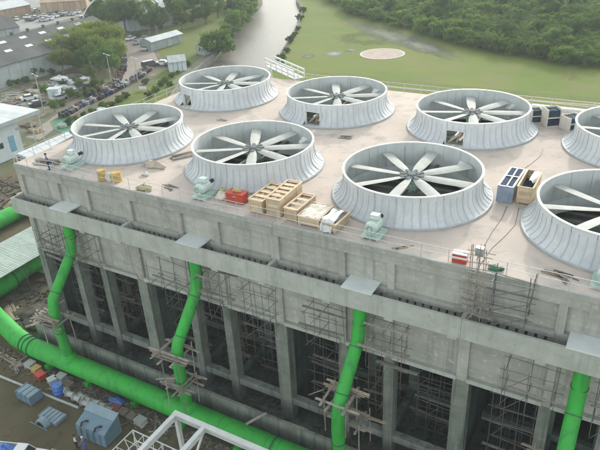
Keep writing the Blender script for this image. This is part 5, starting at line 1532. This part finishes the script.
# nipa-like palm: arching fronds made of leaflets
def palm_mesh(name, m, nf, L, seed, up=1.0):
    r_ = np.random.RandomState(seed); V = []
    for q in range(nf):
        az = 2*PI*q/nf+r_.uniform(-.3, .3); el = r_.uniform(.55, 1.35)*up; l = L*r_.uniform(.75, 1.1)
        pts = []; p = np.array([0, 0, .3]); e = el
        for k_ in range(7):
            pts.append(p.copy()); p = p+np.array([math.cos(az)*math.cos(e), math.sin(az)*math.cos(e), math.sin(e)])*l/6; e -= r_.uniform(.12, .34)
        for k_ in range(1, 7):
            a, c_ = pts[k_-1], pts[k_]; d = (c_-a)/np.linalg.norm(c_-a)
            sd = np.cross(d, [0, 0, 1]); sd /= np.linalg.norm(sd)+1e-6
            for s_ in (-1, 1):
                for w in range(3):
                    b0 = a+(c_-a)*(w/3)
                    tip = b0+sd*s_*l*.20*(1-.09*k_)+d*l*.10+np.array([0, 0, -.10*l*r_.rand()])
                    V += [b0, b0+d*l*.03, tip, b0+(tip-b0)*.5-d*l*.02]
    return quads_mesh(name, np.array(V), m)
TP['palm'] = (palm_mesh('crown', 'leaf_palm', 24, 5.8, 1, 1.12), trunk_mesh('trunk', 'bark', 1.2, .25, [], 1))
TP['palm2'] = (palm_mesh('crown', 'leaf_mid', 20, 4.8, 2, .95), trunk_mesh('trunk', 'bark', 1.0, .22, [], 2))
def tree(key, pos, s_, rz, label, group, name='tree', cat='tree', zs=1.0):
    cm, tm = TP[key]
    t = thing(name, label, cat, (pos.x, pos.y, 0), rz, group)
    t.scale = (s_, s_, s_*zs)
    inst('crown', cm, t); inst('trunk', tm, t)
    return t
ORD = ['leftmost', 'second', 'third', 'fourth', 'fifth', 'sixth', 'seventh', 'eighth', 'ninth', 'tenth', 'eleventh', 'twelfth', 'thirteenth', 'fourteenth', 'fifteenth', 'sixteenth', 'seventeenth', 'eighteenth', 'nineteenth', 'twentieth', 'twenty first', 'twenty second', 'twenty third', 'twenty fourth', 'twenty fifth']
def number(group):
    L = [o for o in col.objects if o.get('group') == group]
    def pxx(o):
        v = o.location-CAM; return v.dot(_r)/v.dot(_d)
    for q, o in enumerate(sorted(L, key=pxx)):
        o['label'] = o['label']+(', leftmost' if q == 0 else ', %s from the left' % ORD[q])
r_ = random.Random(5)
# olive grove between warehouse and road
ol = [((56, 69), 'olive2', .95), ((64, 74), 'olive', .8), ((62, 62), 'olive', 1.05), ((70, 66), 'olive2', 1.0), ((76, 58), 'olive', 1.1), ((84, 64), 'olive2', 1.1), ((88, 54), 'olive', 1.15), ((95, 60), 'olive', 1.1), ((102, 66), 'olive2', 1.0), ((104, 55), 'olive', 1.2), ((112, 60), 'olive', 1.15), ((118, 66), 'olive2', .9), ((96, 72), 'dark2', .95), ((106, 76), 'dark2', 1.0), ((84, 73), 'mid', .8), ((113, 74), 'mid', .85), ((74, 72), 'dark2', .7), ((116, 52), 'olive2', 1.0)]
for q, (pxy, k_, s_) in enumerate(ol):
    tree(k_, G(*pxy), s_, r_.uniform(0, 6.3), 'broad olive green tree in the grove between warehouse and road' if 'olive' in k_ else 'darker green tree on the road edge of the olive grove', 'olive grove trees' if 'olive' in k_ else 'dark trees in the grove')
dk = [((108, 38), 'dark', 1.1), ((117, 34), 'dark', 1.2), ((126, 32), 'dark', 1.25), ((135, 30), 'dark', 1.1), ((104, 28), 'dark', 1.0), ((96, 22), 'mid', 1.1)]
for q, (pxy, k_, s_) in enumerate(dk):
    tree(k_, G(*pxy), s_, r_.uniform(0, 6.3), 'tall dense dark tree before the arched hall beyond the grove', 'dark trees before the arched hall')
pl = [((158, 38), 'pale', 1.1), ((164, 32), 'pale', 1.1), ((150, 30), 'mid', 1.1), ((178, 24), 'dark2', 1.1), ((186, 20), 'dark', 1.0), ((194, 16), 'dark', 1.1), ((202, 12), 'mid', 1.2), ((210, 14), 'dark', 1.1), ((190, 8), 'dark', 1.2), ((200, 3), 'dark', 1.2), ((212, 4), 'mid', 1.2), ((222, 8), 'dark2', 1.2), ((230, 4), 'dark', 1.1), ((218, 18), 'mid', .9), ((182, 30), 'mid', .9), ((196, 28), 'pale', .8), ((206, 24), 'mid', .9)]
for q, (pxy, k_, s_) in enumerate(pl):
    tree(k_, G(*pxy), s_*1.2, r_.uniform(0, 6.3), 'leafy green tree in the loose belt left of the river lawn', 'trees left of the river lawn')
rvt = [((233, 38), 'mid2', .9), ((238, 32), 'mid', 1.0), ((243, 27), 'mid', 1.1), ((247, 21), 'dark2', 1.1), ((252, 16), 'mid', 1.1), ((256, 11), 'mid', 1.0), ((244, 12), 'dark', 1.0), ((238, 20), 'mid', 1.0), ((228, 46), 'mid2', .8), ((250, 7), 'mid', 1.1), ((240, 6), 'dark', 1.1), ((234, 12), 'mid', 1.0), ((222, 54), 'bush', 1.4), ((260, 4), 'mid2', 1.0)]
for q, (pxy, k_, s_) in enumerate(rvt):
    k_ = ('bush', 'mid2', 'bush', 'bush2')[q % 4]; s_ = s_*(1.35 if k_ == 'mid2' else 2.6)
    tree(k_, G(*pxy)+Vector((-1.6, 0, 0)), s_*.92, r_.uniform(0, 6.3), 'bushy green tree leaning over the left river bank', 'trees on the left river bank')
for q, pxy in enumerate([(283, 52), (278, 60), (287, 42), (291, 36), (275, 66), (296, 20), (294, 30), (300, 12)]):
    tree(('bush2', 'bush', 'bush2')[q % 3], G(*pxy)+Vector((1.5, 0, 0)), .75+.2*(q % 3), r_.uniform(0, 6.3), 'low pale shrub on the right river bank', 'shrubs on the right river bank', 'shrub', 'shrub')
vb = [(166, 82), (172, 78), (178, 74), (162, 86), (156, 92), (150, 97), (170, 86), (182, 70), (188, 66), (146, 84), (120, 102), (112, 106), (104, 108), (126, 98), (92, 113), (84, 116), (76, 120), (70, 124), (88, 119)]
for q, pxy in enumerate(vb):
    tree(('bush', 'bush2')[q % 2], G(*pxy), .45+.35*r_.random(), r_.uniform(0, 6.3), 'small shrub on the grass verge along the motorcycle row', 'verge shrubs', 'shrub', 'shrub')
yb = [(78, 97), (84, 94), (72, 100), (66, 96), (90, 90), (96, 88), (102, 84), (52, 92), (46, 96), (38, 90), (64, 86), (80, 90), (92, 95), (98, 92), (55, 112), (62, 106), (74, 82), (34, 78), (26, 82), (18, 84), (42, 76), (10, 86), (52, 74)]
r3 = random.Random(9)
yb += [(r3.uniform(20, 105), 0) for _ in range(0)]
for q, pxy in enumerate(yb):
    tree(('bush', 'bush2', 'mid2')[q % 3], G(*pxy), (.55+.35*r_.random())*(.6 if q % 3 == 2 else 1), r_.uniform(0, 6.3), 'scrubby bush growing in the rubble yard', 'bushes in the rubble yard', 'shrub', 'shrub')
for pxy, s_ in [((92, 86), .7), ((118, 62), .8), ((150, 35), .9)]:
    tree('pale', G(*pxy), s_, r_.uniform(0, 6.3), 'thin pale tree standing among the parked vehicles', 'thin pale trees', zs=1.2)

for g_ in ('olive grove trees', 'dark trees in the grove', 'dark trees before the arched hall', 'trees left of the river lawn', 'trees on the left river bank', 'shrubs on the right river bank', 'verge shrubs', 'bushes in the rubble yard', 'thin pale trees'):
    number(g_)
# ---- the forest beyond the field
poly([(p.x, p.y+2.0) for p in fedge]+[(150, 300), (-60, 330)], .05, 'forest_floor', 'forest_soil')
spots = []
def edge_y(x):
    for a, b_ in zip(fedge[:-1], fedge[1:]):
        if a.x <= x <= b_.x: return a.y+(b_.y-a.y)*(x-a.x)/(b_.x-a.x)
    return None
st_ = 4.1
x = fedge[0].x
while x < 118:
    y0 = edge_y(x)
    dpt = 0
    while y0 is not None and dpt < 96:
        px_, py_ = x+r_.uniform(-1.7, 1.7), y0+1.2+dpt+r_.uniform(-1.5, 1.5)
        if not inside((px_, py_), river): spots.append((px_, py_, dpt))
        dpt += st_*r_.uniform(.85, 1.15)
    x += st_
def inview(p):
    v = Vector((p[0], p[1], 3))-CAM; z = v.dot(_d); X = 300+FPX*v.dot(_r)/z; Y = 225-FPX*v.dot(_u)/z
    return -15 < X < 615 and Y > -25
vis = [s_ for s_ in spots if inview(s_)]
vis.sort(key=lambda s_: (s_[0]-CAM.x)**2+(s_[1]-CAM.y)**2)
near = set(vis[:285])
far_V = {}
for s_ in spots:
    front = s_[2] < 5
    key = r_.choice(['palm', 'palm', 'palm2', 'palm', 'palm2', 'dark2', 'bush'] if not front else ['palm', 'palm2', 'bush', 'bush', 'palm', 'bush2', 'palm2'])
    sc = r_.uniform(.8, 1.2)
    if 'bush' in key: sc *= 2.1
    if key in ('dark2',): sc *= .75
    rz = r_.uniform(0, 6.3)
    if s_ in near:
        pal = 'palm' in key
        tree(key, Vector((s_[0], s_[1], 0)), sc, rz,
             ('feathery green palm' if pal else 'bushy green tree')+(' on the field edge of the forest' if front else ' inside the forest beyond the field'),
             ('palms' if pal else 'trees')+(' on the forest edge' if front else ' inside the forest'), 'palm_tree' if pal else 'tree', 'palm' if pal else 'tree')
    else:
        far_V.setdefault(TP[key][0].materials[0].name, []).append((key, s_, sc, rz))
cache = {}
allV = []
for mn, lst in far_V.items():
    for key, s_, sc, rz in lst:
        if key not in cache:
            me = TP[key][0]; a = np.empty(len(me.vertices)*3, np.float32); me.vertices.foreach_get('co', a)
            a = a.reshape(-1, 4, 3)
            if len(a) > 1400: a = a[::3].copy(); c_ = a.mean(1, keepdims=True); a = c_+(a-c_)*1.6
            cache[key] = a.reshape(-1, 3)
        a = cache[key]; c_, s2 = math.cos(rz), math.sin(rz)
        allV.append(np.stack([s_[0]+sc*(a[:, 0]*c_-a[:, 1]*s2), s_[1]+sc*(a[:, 0]*s2+a[:, 1]*c_), sc*a[:, 2]], 1))
if allV:
    o = inst('forest', quads_mesh('forest', np.concatenate(allV), 'leaf_palm'))
    tag(o, 'dense green palm and mangrove forest filling the far distance', 'forest', None, 'stuff')

# ================================================================== HAZE
hzb = MB().box(-450, 380, -120, 460, -4, 47.5)
me = hzb.mesh('haze', None)
hm = bpy.data.materials.new('haze_air'); hm.use_nodes = True
nt = hm.node_tree; nt.nodes.clear()
ho = nt.nodes.new('ShaderNodeOutputMaterial'); hv = nt.nodes.new('ShaderNodeVolumePrincipled')
hv.inputs['Color'].default_value = (.86, .92, .95, 1)
hv.inputs['Density'].default_value = 0.00033
hv.inputs['Anisotropy'].default_value = 0.0
nt.links.new(hv.outputs[0], ho.inputs['Volume'])
me.materials.append(hm)
tag(inst('haze', me), 'thin pale haze filling the air over the whole site', 'haze', None, 'stuff')
